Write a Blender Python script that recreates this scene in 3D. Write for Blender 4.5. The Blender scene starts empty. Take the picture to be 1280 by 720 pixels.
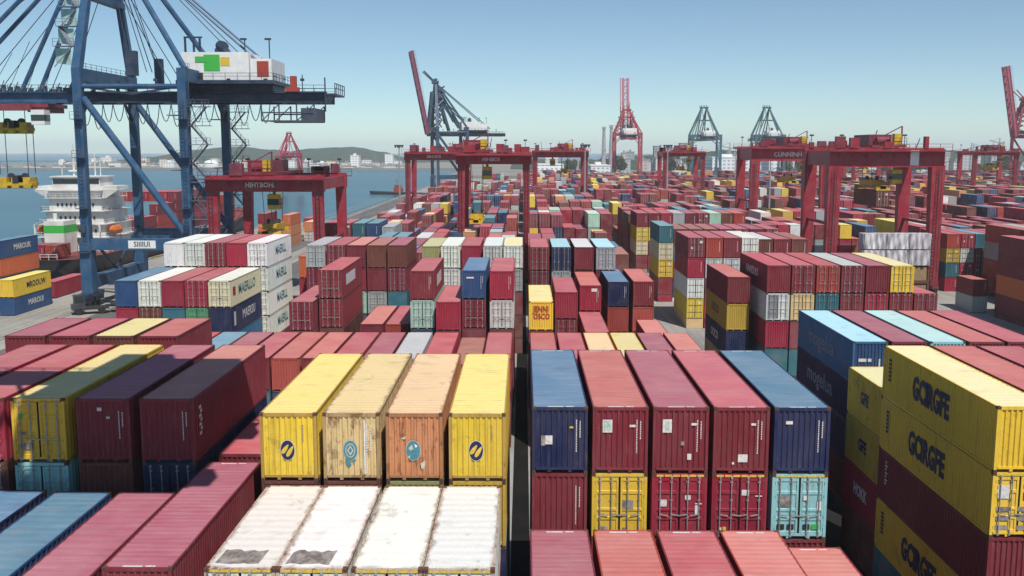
import bpy, math, random
from mathutils import Vector, Matrix
random.seed(11)
SC = bpy.context.scene
COL = SC.collection
R = math.radians

# ------------------------------------------------------------------ world, sun, camera
SUN_EL, SUN_AZ = R(56), R(24)          # high sun, behind the camera and a little to the right
S = Vector((math.sin(SUN_AZ)*math.cos(SUN_EL), -math.cos(SUN_AZ)*math.cos(SUN_EL), math.sin(SUN_EL)))
w = bpy.data.worlds.new("World"); SC.world = w; w.use_nodes = True
nt = w.node_tree
sky = nt.nodes.new('ShaderNodeTexSky'); sky.sky_type = 'NISHITA'; sky.sun_disc = False
sky.sun_elevation = SUN_EL; sky.sun_rotation = math.pi - SUN_AZ
sky.air_density = 0.66; sky.dust_density = 0.22; sky.ozone_density = 0.0; sky.altitude = 20
bg = nt.nodes['Background']; tint = nt.nodes.new('ShaderNodeMix'); tint.data_type = 'RGBA'; tint.blend_type = 'MULTIPLY'; tint.inputs[0].default_value = 1.0
tint.inputs[7].default_value = (.88, 1.01, 1.0, 1)      # clear maritime air, a little more cyan than the model
nt.links.new(sky.outputs[0], tint.inputs[6]); nt.links.new(tint.outputs[2], bg.inputs[0]); bg.inputs[1].default_value = 0.11
sl = bpy.data.lights.new('sun', 'SUN'); sl.energy = 4.9; sl.angle = R(0.5); sl.color = (1.0, 0.95, 0.87)
so = bpy.data.objects.new('sun', sl); COL.objects.link(so)
so.rotation_euler = (-S).to_track_quat('-Z', 'Y').to_euler(); so.location = (0, -30, 120)
SC.view_settings.view_transform = 'Standard'; SC.view_settings.look = 'None'
SC.view_settings.exposure = -0.03; SC.view_settings.gamma = 1.0
SC.cycles.volume_bounces = 1; SC.cycles.max_bounces = 8; SC.cycles.diffuse_bounces = 3

CAMZ = 25.2
cam = bpy.data.cameras.new('camera'); cam.sensor_width = 36.0; cam.lens = 1240/1280*36.0
cam.clip_start = 0.5; cam.clip_end = 20000
co = bpy.data.objects.new('camera', cam); COL.objects.link(co)
co.location = (0, 0, CAMZ); co.rotation_euler = (R(90) - 0.1378, 0, 0.0113)
SC.camera = co

# ------------------------------------------------------------------ materials
def new_mat(name):
    m = bpy.data.materials.new(name); m.use_nodes = True
    n = m.node_tree
    b = n.nodes['Principled BSDF']
    return m, n, b
def nd(n, t, **k):
    x = n.nodes.new(t)
    for a, v in k.items(): setattr(x, a, v)
    return x
def ramp(n, src, a, b):
    r = nd(n, 'ShaderNodeMapRange'); r.clamp = True
    n.links.new(src, r.inputs[0])
    for i, v in ((1, a), (2, b)):
        if hasattr(v, 'is_linked'): n.links.new(v, r.inputs[i])
        else: r.inputs[i].default_value = v
    return r.outputs[0]
def mth(n, op, a, b=None):
    x = nd(n, 'ShaderNodeMath', operation=op)
    for i, v in enumerate((a, b)):
        if v is None: continue
        if hasattr(v, 'is_linked'): n.links.new(v, x.inputs[i])
        else: x.inputs[i].default_value = v
    return x.outputs[0]
def mix(n, fac, a, b):
    x = nd(n, 'ShaderNodeMix', data_type='RGBA')
    for i, v in ((0, fac), (6, a), (7, b)):
        if hasattr(v, 'is_linked'): n.links.new(v, x.inputs[i])
        elif i == 0: x.inputs[i].default_value = v
        else: x.inputs[i].default_value = (*v, 1)
    return x.outputs[2]
def noise(n, vec, scale, detail=4, rough=.55):
    x = nd(n, 'ShaderNodeTexNoise'); x.inputs['Scale'].default_value = scale
    x.inputs['Detail'].default_value = detail; x.inputs['Roughness'].default_value = rough
    n.links.new(vec, x.inputs['Vector']); return x.outputs[0]
def mapping(n, vec, sc):
    x = nd(n, 'ShaderNodeMapping'); x.inputs['Scale'].default_value = sc
    n.links.new(vec, x.inputs['Vector']); return x.outputs[0]
def obj_vec(n, seeded=True):
    tc = nd(n, 'ShaderNodeTexCoord')
    if not seeded: return tc.outputs['Object'], None
    oi = nd(n, 'ShaderNodeObjectInfo')
    v = nd(n, 'ShaderNodeVectorMath', operation='ADD')
    k = mth(n, 'MULTIPLY', oi.outputs['Random'], 61.0)
    n.links.new(tc.outputs['Object'], v.inputs[0]); n.links.new(k, v.inputs[1])
    return v.outputs[0], oi
def obj_attr(n, name):
    a = nd(n, 'ShaderNodeAttribute'); a.attribute_type = 'OBJECT'; a.attribute_name = name
    return a

def container_paint(name, roof):
    m, n, b = new_mat(name)
    v, oi = obj_vec(n)
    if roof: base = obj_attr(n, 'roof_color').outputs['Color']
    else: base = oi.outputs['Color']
    wear = obj_attr(n, 'wear').outputs['Fac']
    big = ramp(n, noise(n, v, .45, 5), .36, .66)
    pale = mix(n, .5, base, (.62, .55, .52)); c = mix(n, mth(n, 'MULTIPLY', big, .20 if roof else .08), base, pale)
    fine = ramp(n, noise(n, v, 9, 5, .65), .35, .75)
    c = mix(n, mth(n, 'MULTIPLY', fine, .13), c, (.09, .06, .05))
    if roof:   # scuffs across the corrugations, standing dirt
        st = ramp(n, noise(n, mapping(n, v, (.35, 5.5, .3)), 1.4, 5, .65), .50, .78)
        c = mix(n, mth(n, 'MULTIPLY', st, .20), c, (.62, .55, .52))
        dk = ramp(n, noise(n, mapping(n, v, (.7, 1.1, .5)), .9, 6, .6), .56, .76)
        c = mix(n, mth(n, 'MULTIPLY', dk, .30), c, (.15, .085, .075))
    else:      # rain streaks
        st = ramp(n, noise(n, mapping(n, v, (5, 5, .28)), 1.3, 5, .6), .50, .74)
        c = mix(n, mth(n, 'MULTIPLY', st, mth(n, 'ADD', mth(n, 'MULTIPLY', wear, .55), .12)), c, (.075, .05, .04))
        lt = ramp(n, noise(n, mapping(n, v, (3.2, 3.2, .4)), 2.1, 5, .6), .56, .80)
        c = mix(n, mth(n, 'MULTIPLY', lt, .10), c, (.62, .58, .55))
    lo = mth(n, 'SUBTRACT', .735, mth(n, 'MULTIPLY', wear, .22))
    if roof:
        tc2 = nd(n, 'ShaderNodeTexCoord'); sx2 = nd(n, 'ShaderNodeSeparateXYZ'); n.links.new(tc2.outputs['Object'], sx2.inputs[0])
        eg = ramp(n, mth(n, 'ABSOLUTE', sx2.outputs[0]), .92, 1.2)
        eg = mth(n, 'MAXIMUM', eg, ramp(n, sx2.outputs[1], .35, .0))
        lo = mth(n, 'SUBTRACT', lo, mth(n, 'MULTIPLY', eg, mth(n, 'MULTIPLY', wear, .55)))
    ru = ramp(n, noise(n, v if roof else mapping(n, v, (1.5, 1.5, .62)), 1.7, 9, .72), lo, mth(n, 'ADD', lo, .26 if roof else .10))
    bl = ramp(n, noise(n, v, .8, 9, .68), .60, .64)
    c = mix(n, mth(n, 'MULTIPLY', bl, mth(n, 'ADD', .16, mth(n, 'MULTIPLY', wear, .3))), c, (.30, .23, .20) if roof else (.11, .075, .06))
    sc_ = ramp(n, noise(n, mapping(n, v, (2.2, .8, 2.4)), 2.6, 9, .75), .66, .70)
    c = mix(n, mth(n, 'MULTIPLY', sc_, .5), c, (.46, .42, .40))
    rust = mix(n, fine, (.20, .075, .035), (.09, .035, .025))
    c = mix(n, mth(n, 'MULTIPLY', ru, .72 if roof else .85), c, rust)
    n.links.new(c, b.inputs['Base Color'])
    n.links.new(ramp(n, big, -1.2, 1.8), b.inputs['Roughness'])
    b.inputs['Specular IOR Level'].default_value = .16
    bp = nd(n, 'ShaderNodeBump'); bp.inputs['Strength'].default_value = .5; bp.inputs['Distance'].default_value = .05
    n.links.new(noise(n, v, 1.6, 3), bp.inputs['Height']); n.links.new(bp.outputs[0], b.inputs['Normal'])
    return m
PAINT = container_paint('container_paint', False)
ROOFP = container_paint('container_roof_paint', True)

def plain(name, col, rough=.6, var=.25, scale=1.5, metal=0.0, dirt=(.05, .04, .035), spec=.35):
    m, n, b = new_mat(name)
    v, oi = obj_vec(n)
    c = mix(n, mth(n, 'MULTIPLY', ramp(n, noise(n, v, scale, 6, .6), .38, .72), var), col, dirt)
    n.links.new(c, b.inputs['Base Color']); b.inputs['Roughness'].default_value = rough
    b.inputs['Metallic'].default_value = metal; b.inputs['Specular IOR Level'].default_value = spec
    return m
def painted_by_object(name, rough=.45, var=.35, scale=.5):
    m, n, b = new_mat(name)
    v, oi = obj_vec(n)
    base = oi.outputs['Color']
    st = ramp(n, noise(n, mapping(n, v, (2.5, 2.5, .25)), 1.2, 6, .6), .46, .78)
    c = mix(n, mth(n, 'MULTIPLY', ramp(n, noise(n, v, scale, 6, .6), .4, .7), .10), base, (.5, .47, .46))
    c = mix(n, mth(n, 'MULTIPLY', st, var), c, (.05, .03, .025))
    n.links.new(c, b.inputs['Base Color']); b.inputs['Roughness'].default_value = rough
    b.inputs['Specular IOR Level'].default_value = .3
    return m
CRANE = painted_by_object('crane_paint')
STEEL = plain('galvanised_steel', (.42, .41, .39), .45, .5, 6, .3)
DARK = plain('dark_steel', (.03, .03, .033), .6, .3, 3)
RUBBER = plain('rubber', (.015, .015, .016), .8, .3, 3)
RUSTY = plain('rusty_iron', (.13, .055, .03), .8, .6, 3)
WHITE = plain('white_paint', (.74, .75, .74), .5, .18, .8)
PALEB = plain('worn_print', (.50, .52, .46), .6, .7, 5, dirt=(.40, .28, .16))
SHIPW = plain('ship_white', (.70, .71, .70), .5, .55, .35, dirt=(.38, .30, .24))
MARKW = plain('white_marking', (.72, .70, .68), .6, .35, 7)
NAVYM = plain('navy_marking', (.018, .024, .085), .6, .25, 6, spec=.2)
TEALM = plain('teal_marking', (.06, .22, .28), .6, .35, 6)
GREENM = plain('green_marking', (.05, .42, .06), .6, .1, 4)
YELM = plain('yellow_marking', (.72, .50, .05), .6, .4, 9)
REDM = plain('red_marking', (.36, .05, .03), .6, .25, 5)
SOOT = plain('soot_patch', (.15, .12, .11), .8, .75, 3.2, dirt=(.50, .46, .44))
PALEG = plain('pale_green_print', (.55, .66, .58), .6, .8, 9, dirt=(.05, .22, .12))
GLASS = plain('dark_glass', (.02, .03, .035), .08, .05, 2, spec=.6)
YEL = plain('yellow_machine_paint', (.62, .40, .02), .5, .4, 1.2)
FIB = plain('cable', (.03, .03, .035), .6, .1)

# ------------------------------------------------------------------ mesh builder
class MB:
    def __init__(s): s.v = []; s.f = []; s.m = []
    def add(s, vs, fs, m=0):
        o = len(s.v); s.v += [tuple(x) for x in vs]
        for f in fs: s.f.append([i + o for i in f]); s.m.append(m)
        return s
    def box(s, x0, x1, y0, y1, z0, z1, m=0):
        return s.add([(x0,y0,z0),(x1,y0,z0),(x1,y1,z0),(x0,y1,z0),(x0,y0,z1),(x1,y0,z1),(x1,y1,z1),(x0,y1,z1)],
              [(0,3,2,1),(4,5,6,7),(0,1,5,4),(1,2,6,5),(2,3,7,6),(3,0,4,7)], m)
    def beam(s, p, q, w_, h_=None, m=0, w2=None, h2=None):
        p = Vector(p); q = Vector(q); d = (q - p).normalized()
        up = Vector((0, 0, 1)) if abs(d.z) < .95 else Vector((0, 1, 0))
        a = d.cross(up).normalized(); b = a.cross(d)
        h_ = w_ if h_ is None else h_; w2 = w2 or w_; h2 = h2 or h_
        vs = []
        for c, ww, hh in ((p, w_, h_), (q, w2, h2)):
            for i, j in ((-1,-1),(1,-1),(1,1),(-1,1)): vs.append(c + a*(i*ww/2) + b*(j*hh/2))
        return s.add(vs, [(0,3,2,1),(4,5,6,7),(0,1,5,4),(1,2,6,5),(2,3,7,6),(3,0,4,7)], m)
    def tube(s, pts, r, n=6, m=0, cap=True):
        pts = [Vector(p) for p in pts]; rings = []
        rr = r if isinstance(r, (list, tuple)) else [r]*len(pts)
        o = len(s.v); vs = []
        for i, p in enumerate(pts):
            d = (pts[min(i+1, len(pts)-1)] - pts[max(i-1, 0)]).normalized()
            up = Vector((0, 0, 1)) if abs(d.z) < .9 else Vector((0, 1, 0))
            a = d.cross(up).normalized(); b = a.cross(d)
            for k in range(n):
                t = 2*math.pi*k/n; vs.append(p + (a*math.cos(t) + b*math.sin(t))*rr[i])
        fs = []
        for i in range(len(pts)-1):
            for k in range(n):
                k2 = (k+1) % n; fs.append((i*n+k, i*n+k2, (i+1)*n+k2, (i+1)*n+k))
        if cap: fs += [tuple(range(n-1, -1, -1)), tuple((len(pts)-1)*n + k for k in range(n))]
        return s.add(vs, fs, m)
    def wheel(s, c, r, wd, axis='x', n=14, m=0):
        c = Vector(c); d = Vector((wd/2, 0, 0)) if axis == 'x' else Vector((0, wd/2, 0))
        return s.tube([c - d, c + d], r, n, m)
    def rail(s, p, q, h=1.1, step=1.6, t=.05, m=0):
        p = Vector(p); q = Vector(q); u = Vector((0, 0, 1))
        s.beam(p + u*h, q + u*h, t, t, m); s.beam(p + u*h*.55, q + u*h*.55, t*.8, t*.8, m)
        k = max(1, int((q - p).length/step))
        for i in range(k+1):
            a = p.lerp(q, i/k); s.beam(a, a + u*h, t, t, m)
        return s
    def mesh(s, name, mats):
        me = bpy.data.meshes.new(name); me.from_pydata(s.v, [], s.f)
        for x in mats: me.materials.append(x)
        me.polygons.foreach_set('material_index', s.m); me.update()
        return me
    def build(s, name, mats, parent=None, color=None):
        return put(s.mesh(name, mats if isinstance(mats, list) else [mats]), name, parent, color)
def put(me, name, parent=None, color=None):
    o = bpy.data.objects.new(name, me); COL.objects.link(o)
    if parent: o.parent = parent
    if color: o.color = (*color, 1)
    return o
def empty(name, loc=(0, 0, 0), rz=0):
    o = bpy.data.objects.new(name, None); COL.objects.link(o); o.location = loc; o.rotation_euler = (0, 0, rz)
    o.empty_display_size = .5
    return o
def tag(o, label, cat, group=None):
    o['label'] = label; o['category'] = cat
    if group: o['group'] = group
    return o
def struct(o): o['kind'] = 'structure'; return o
def text_mesh(s, size, mat, bold=.0, squeeze=1.0, depth=.004):
    cu = bpy.data.curves.new('lettering', 'FONT'); cu.body = s; cu.size = size; cu.offset = bold
    cu.align_x = 'CENTER'; cu.align_y = 'CENTER'; cu.resolution_u = 2; cu.extrude = depth
    t = bpy.data.objects.new('lettering', cu); COL.objects.link(t)
    bpy.context.view_layer.update()
    me = bpy.data.meshes.new_from_object(t.evaluated_get(bpy.context.evaluated_depsgraph_get()))
    bpy.data.objects.remove(t); bpy.data.curves.remove(cu)
    me.materials.clear(); me.materials.append(mat)
    me.transform(Matrix.Diagonal((squeeze, 1, 1, 1)))
    return me
FACE = {'-y': Matrix(((1,0,0,0),(0,0,-1,0),(0,1,0,0),(0,0,0,1))),
        '-x': Matrix(((0,0,-1,0),(-1,0,0,0),(0,1,0,0),(0,0,0,1))),
        '+x': Matrix(((0,0,1,0),(1,0,0,0),(0,1,0,0),(0,0,0,1)))}
def lettering(s, size, mat, face, loc, parent, bold=0., squeeze=1., name='lettering'):
    me = text_mesh(s, size, mat, bold, squeeze); me.transform(Matrix.Translation(loc) @ FACE[face])
    return put(me, name, parent)

# ------------------------------------------------------------------ containers
W2, HC, L40 = 1.219, 2.896, 12.192
def corr(a, b, pitch, dep, fl=.30):
    """trapezoid profile from a to b: list of (s, depth)"""
    n = max(1, round((b - a)/pitch)); p = (b - a)/n; out = []
    for i in range(n):
        s = a + i*p
        out += [(s, 0), (s + p*fl, 0), (s + p*.5, dep), (s + p*(.5 + fl), dep)]
    out.append((b, 0)); return out
def walls_mesh(L):
    b = MB()
    pr = corr(.14, L - .14, .278, .036, .26)
    for sx in (-1, 1):
        vs = []
        for y, d in pr:
            x = sx*(W2 - .006 - d); vs += [(x, y, .15), (x, y, HC - .09)]
        fs = [((2*i, 2*i+2, 2*i+3, 2*i+1) if sx > 0 else (2*i, 2*i+1, 2*i+3, 2*i+2)) for i in range(len(pr)-1)]
        b.add(vs, fs)
    vs = []
    pe = corr(-W2 + .1, W2 - .1, .26, .045)
    for x, d in pe: vs += [(x, L - .02 - d, .2), (x, L - .02 - d, HC - .1)]
    b.add(vs, [(2*i, 2*i+1, 2*i+3, 2*i+2) for i in range(len(pe)-1)])
    b.add([(-W2+.03, .05, .14), (W2-.03, .05, .14), (W2-.03, L-.05, .14), (-W2+.03, L-.05, .14)], [(0, 3, 2, 1)])
    return b.mesh('container_walls', [PAINT])
def end_mesh():
    b = MB(); vs = []
    pe = corr(-W2 + .14, W2 - .14, .235, .05, .34)
    for x, d in pe: vs += [(x, .02 + d, .22), (x, .02 + d, HC - .14)]
    b.add(vs, [(2*i, 2*i+2, 2*i+3, 2*i+1) for i in range(len(pe)-1)])
    return b.mesh('container_end_wall', [PAINT])
def roof_mesh(L):
    b = MB(); z = HC - .012
    pr = corr(.45, L - .45, .42, .013, .22)
    vs = []
    for y, d in [(.0, 0)] + pr + [(L, 0)]: vs += [(-W2 + .05, y, z - d), (W2 - .05, y, z - d)]
    n = len(vs)//2
    b.add(vs, [(2*i, 2*i+1, 2*i+3, 2*i+2) for i in range(n-1)])
    return b.mesh('container_roof', [ROOFP])
def frame_mesh(L, end):
    b = MB()
    for sx in (-1, 1):
        for y0 in (.006, L - .146):
            x0, x1 = sorted((sx*(W2 - .002), sx*(W2 - .13)))
            b.box(x0, x1, y0, y0 + .14, .12, HC - .12)
        x0, x1 = sorted((sx*(W2 - .001), sx*(W2 - .065)))
        b.box(x0, x1, .15, L - .15, HC - .095, HC - .004)
        b.box(x0, x1, .18, L - .18, .03, .165)
        for y0 in (-.003, L - .175):
            for z0, z1 in ((0, .118), (HC - .118, HC + .002)):
                x0, x1 = sorted((sx*(W2 + .002), sx*(W2 - .16)))
                b.box(x0, x1, y0, y0 + .178, z0, z1, 1)
                xc = sx*(W2 - .08)
                b.box(xc - .03, xc + .03, y0 - .003 if y0 < 1 else y0 + .14, y0 + .02 if y0 < 1 else y0 + .181, z0 + .03, z0 + .09, 2)
    for y0 in (.004, L - .1):
        b.box(-W2 + .16, W2 - .16, y0, y0 + .09, HC - .14, HC - .006)
        b.box(-W2 + .16, W2 - .16, y0, y0 + .09, .155, .255)
    for x in (-.45, .45):       # fork pocket straps and twistlock feet
        b.box(x - .07, x + .07, .008, .06, .05, .155)
    return b.mesh('container_frame', [PAINT, RUSTY, DARK])
def door_mesh(side):
    """one leaf: rubber edge, raised bands with valleys between them"""
    b = MB()
    x0, x1 = (-W2 + .10, -.012) if side < 0 else (.012, W2 - .10)
    z0, z1 = .235, HC - .15
    b.box(x0, x1, .062, .085, z0, z1, 1)
    a0, a1 = x0 + .035, x1 - .035
    # vertical profile: bands stand forward, grooves lie back
    segs = []; H = z1 - z0
    cuts = [0, .05, .24, .30, .40, .45, .70, .76, .93, 1.0]
    vs = []; prof = []
    for i in range(len(cuts)-1):
        a, c = z0 + cuts[i]*H, z0 + cuts[i+1]*H
        y = .022 if i % 2 == 0 else .056
        prof += [(a + .012, y), (c - .012, y)]
    prof[0] = (z0 + .02, .024); prof[-1] = (z1 - .02, .024)
    for z, y in prof: vs += [(a0 + .09, y, z), (a1 - .09, y, z)]
    b.add(vs, [(2*i, 2*i+1, 2*i+3, 2*i+2) for i in range(len(prof)-1)])
    for xa, xb in ((a0, a0 + .09), (a1 - .09, a1)):
        b.box(xa, xb, .018, .061, z0 + .02, z1 - .02)
    xh = x0 - .0 if side < 0 else x1
    for z in (.45, 1.0, 1.9, 2.5):
        b.box(xh - .05, xh + .05, .008, .03, z - .06, z + .06, 1)
    return b.mesh('container_door', [PAINT, RUBBER])
def rod_mesh(x):
    b = MB()
    b.tube([(x, -.026, .12), (x, -.026, HC - .1)], .027, 6)
    for z in (.30, .95, 1.75, 2.55): b.box(x - .06, x + .06, -.012, .02, z - .035, z + .035)
    b.beam((x, -.035, 1.12), (x + (.36 if x < 0 else -.36), -.035, 1.06), .03, .05)
    for z in (.16, HC - .13): b.box(x - .05, x + .05, -.04, .012, z - .045, z + .045)
    return b.mesh('container_lock_rod', [STEEL])
ME = {}
def cached(k, f, *a):
    if k not in ME: ME[k] = f(*a)
    return ME[k]
def simple_mesh(L, end):
    """one-piece container for the middle distance: corrugated box, roof of its own, doors or a ribbed end"""
    b = MB(); z1 = HC - .01
    for sx in (-1, 1):
        pr = corr(.14, L - .14, .55, .03); vs = []
        for y, d in pr: vs += [(sx*(W2 - .004 - d), y, .12), (sx*(W2 - .004 - d), y, z1 - .05)]
        b.add(vs, [((2*i, 2*i+2, 2*i+3, 2*i+1) if sx > 0 else (2*i, 2*i+1, 2*i+3, 2*i+2)) for i in range(len(pr)-1)])
        x0, x1 = sorted((sx*W2, sx*(W2 - .14)))
        b.box(x0, x1, 0, .14, .02, z1); b.box(x0, x1, L - .14, L, .02, z1)
        b.box(x0, x1 , .14, L - .14, .02, .12); b.box(x0, x1, .14, L - .14, z1 - .06, z1 - .002)
    vs = [(-W2+.1, 0, z1), (W2-.1, 0, z1), (W2-.1, L, z1), (-W2+.1, L, z1)]
    b.add(vs, [(0, 1, 2, 3)], 1)
    b.add([(-W2, L-.03, .1), (W2, L-.03, .1), (W2, L-.03, z1), (-W2, L-.03, z1)], [(0, 3, 2, 1)])
    b.add([(-W2, 0, .06), (W2, 0, .06), (W2, L, .06), (-W2, L, .06)], [(0, 3, 2, 1)])
    b.box(-W2 + .14, W2 - .14, .01, .08, z1 - .12, z1 - .003); b.box(-W2 + .14, W2 - .14, .01, .08, .1, .22)
    if end == 'e':
        vs = []; pe = corr(-W2 + .14, W2 - .14, .27, .05, .34)
        for x, d in pe: vs += [(x, .03 + d, .22), (x, .03 + d, z1 - .12)]
        b.add(vs, [(2*i, 2*i+2, 2*i+3, 2*i+1) for i in range(len(pe)-1)])
        b.box(.72, .77, .022, .03, .9, 2.35, 4)
    else:
        b.add([(-W2+.1, .07, .2), (W2-.1, .07, .2), (W2-.1, .07, z1-.1), (-W2+.1, .07, z1-.1)], [(0, 1, 2, 3)], 2)
        for sx in (-1, 1):
            for za, zb in ((.25, .85), (.95, 1.85), (1.95, 2.7)):
                x0, x1 = sorted((sx*.06, sx*1.08)); b.box(x0, x1, .035, .07, za, zb)
            for xr in (.33, .82): b.box(sx*xr - .03, sx*xr + .03, -.01, .035, .15, z1 - .06, 3)
        b.box(.5, .9, .028, .034, 2.1, 2.45, 4); b.box(-.75, -.55, .028, .034, 1.3, 1.55, 4)
    return b.mesh('container_' + end, [PAINT, ROOFP, RUBBER, STEEL, MARKW])

# wall colour, roof colour (sun bleached), words
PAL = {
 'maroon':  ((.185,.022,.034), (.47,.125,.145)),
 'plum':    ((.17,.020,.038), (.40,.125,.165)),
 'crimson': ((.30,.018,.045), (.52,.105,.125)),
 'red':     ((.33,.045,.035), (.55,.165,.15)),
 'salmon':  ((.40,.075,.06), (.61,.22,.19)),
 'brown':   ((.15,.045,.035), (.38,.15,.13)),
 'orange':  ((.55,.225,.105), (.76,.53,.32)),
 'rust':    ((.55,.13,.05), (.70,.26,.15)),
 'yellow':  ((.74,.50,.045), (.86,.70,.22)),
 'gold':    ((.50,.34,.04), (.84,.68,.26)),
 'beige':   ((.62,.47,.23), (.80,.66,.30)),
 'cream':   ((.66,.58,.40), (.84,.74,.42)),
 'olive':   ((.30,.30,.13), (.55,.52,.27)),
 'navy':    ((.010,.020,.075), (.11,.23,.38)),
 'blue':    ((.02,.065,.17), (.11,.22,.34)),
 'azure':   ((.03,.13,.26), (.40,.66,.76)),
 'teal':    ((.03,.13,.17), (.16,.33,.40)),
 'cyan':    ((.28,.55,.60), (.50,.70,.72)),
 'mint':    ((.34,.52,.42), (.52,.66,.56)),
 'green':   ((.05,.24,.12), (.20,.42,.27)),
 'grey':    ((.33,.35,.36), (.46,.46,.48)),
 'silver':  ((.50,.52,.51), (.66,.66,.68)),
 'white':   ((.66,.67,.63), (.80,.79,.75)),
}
ROOFWORD = {'maroon':'pink','plum':'mauve','crimson':'rose','red':'salmon pink','salmon':'pale salmon','brown':'brownish','orange':'peach',
 'rust':'orange','yellow':'pale yellow','gold':'cream','beige':'sandy','cream':'cream','olive':'olive','navy':'slate blue','blue':'blue',
 'azure':'light blue','teal':'teal','cyan':'pale cyan','mint':'mint','green':'green','grey':'grey','silver':'silver grey','white':'white'}
ORD = ['first','second','third','fourth','fifth','sixth','seventh','eighth','ninth','tenth','eleventh','twelfth','thirteenth','fourteenth','fifteenth','sixteenth','seventeenth','eighteenth','nineteenth','twentieth']
WR = random.Random(77)
RECS = []            # every separate container
STUFF = []           # boxes for the countless ones
def jit(c, a=.10, rnd=random):
    k = 1 + rnd.uniform(-a, a); return tuple(max(.004, min(.9, x*k*(1 + rnd.uniform(-.05, .05)))) for x in c)
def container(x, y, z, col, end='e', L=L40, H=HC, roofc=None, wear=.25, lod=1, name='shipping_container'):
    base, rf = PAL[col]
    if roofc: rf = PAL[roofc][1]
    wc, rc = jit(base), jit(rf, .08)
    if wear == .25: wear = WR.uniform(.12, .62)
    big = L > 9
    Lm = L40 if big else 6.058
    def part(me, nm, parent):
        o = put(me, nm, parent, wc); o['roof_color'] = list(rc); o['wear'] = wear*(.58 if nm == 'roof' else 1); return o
    if lod == 3:
        r = part(cached(('s', big, end), simple_mesh, Lm, end), name, None)
    else:
        r = empty(name)
        part(cached(('w', big), walls_mesh, Lm), 'side_walls', r)
        part(cached(('r', big), roof_mesh, Lm), 'roof', r)
        part(cached(('f', big), frame_mesh, Lm, end), 'frame', r)
        if end == 'e': part(cached('e', end_mesh), 'end_wall', r)
        else:
            for sd in (-1, 1):
                d = part(cached(('d', sd), door_mesh, sd), 'door', r)
                if lod == 1:
                    for xr in (.36, .86): part(cached(('k', sd*xr), rod_mesh, sd*xr), 'lock_rod', d)
                else: part(cached(('k2', sd), lambda: both_rods(sd)), 'lock_rods', d)
    r.location = (x + W2, y, z); r.scale = (.962, L/Lm, H/HC)
    return r
def both_rods(sd):
    b = MB()
    for x in (sd*.36, sd*.86):
        b.tube([(x, -.018, .12), (x, -.018, HC - .1)], .03, 4)
        for z in (.16, 1.1, HC - .13): b.box(x - .07, x + .07, -.04, .012, z - .05, z + .05)
    return b.mesh('container_lock_rods', [STEEL])
MIXC = ['maroon']*9 + ['plum']*4 + ['crimson']*5 + ['red']*5 + ['brown']*3 + ['blue']*3 + ['navy']*3 + ['teal']*2 + ['azure'] + ['grey']*2 + ['silver']*2 + ['white']*2 + ['yellow']*2 + ['orange']*2 + ['mint','green','beige','olive','salmon']
MIXF = ['maroon']*13 + ['plum']*6 + ['crimson']*6 + ['brown']*6 + ['red']*4 + ['navy']*3 + ['blue']*2 + ['teal']*2 + ['grey']*2 + ['azure', 'white', 'silver', 'yellow', 'yellow', 'gold', 'orange', 'mint']
def stack(bay, x, y, z, tiers, L=L40, H=HC, lod=1, wear=.25, fill=True):
    """tiers from the top down: 'colour[/roof]:end[*wear]'"""
    out = []
    for k, t in enumerate(tiers.split()):
        wr = wear
        if '*' in t: t, q = t.split('*'); wr = float(q)
        c, e = t.split(':'); rc = None
        if '/' in c: c, rc = c.split('/')
        zz = z - (k + 1)*H
        o = container(x, y, zz, c, e, L, H - .01, rc, wr, lod)
        RECS.append(dict(o=o, bay=bay, x=x, y=y, k=k, c=c, rc=rc or c, e=e, z=zz)); out.append(o)
    zb = z - len(tiers.split())*H
    while fill and zb > .35:
        h = min(H, zb); STUFF.append((x + .04, y, zb - h, L, h - .02, random.choice(['maroon','brown','navy','plum','crimson','teal'] if y < 140 else MIXC), 'n')); zb -= h
    return out

# ---- decals on containers (parts of them)
def id_mark(o, face_y=.012, x=.72, z0=1.1, z1=2.35, rows=2, mat=None, seed=0):
    rnd = random.Random(seed); b = MB()
    for r_ in range(rows):
        z = z1 - r_*.05
        while z > (z0 if r_ == 0 else z1 - .55*(z1 - z0)):
            h = rnd.uniform(.05, .09); b.box(x - .022 + r_*.16, x + .022 + r_*.16, face_y - .004, face_y, z - h, z); z -= h + .03
    return b.build('code_lettering', mat or MARKW, o)
def stickers(o, items, y=.012):
    for i, (x0, x1, z0, z1, m) in enumerate(items): MB().box(x0, x1, y - .005 - .0025*i, y, z0, z1).build('sticker', m, o)
def hazard(o):
    b = MB()
    x = -W2 + .2
    while x < W2 - .35: b.box(x, x + .3, -.001, .003, HC - .125, HC - .03); x += .36
    return b.build('header_stripes', YELM, o)
def roof_marks(o, L=L40):
    b = MB(); z = HC - .010
    for y in (.10, L - .30):
        b.box(-.55, .15, y, y + .10, z, z + .004); b.box(.25, .6, y + .02, y + .11, z, z + .004)
    return b.build('roof_lettering', MARKW, o)
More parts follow.
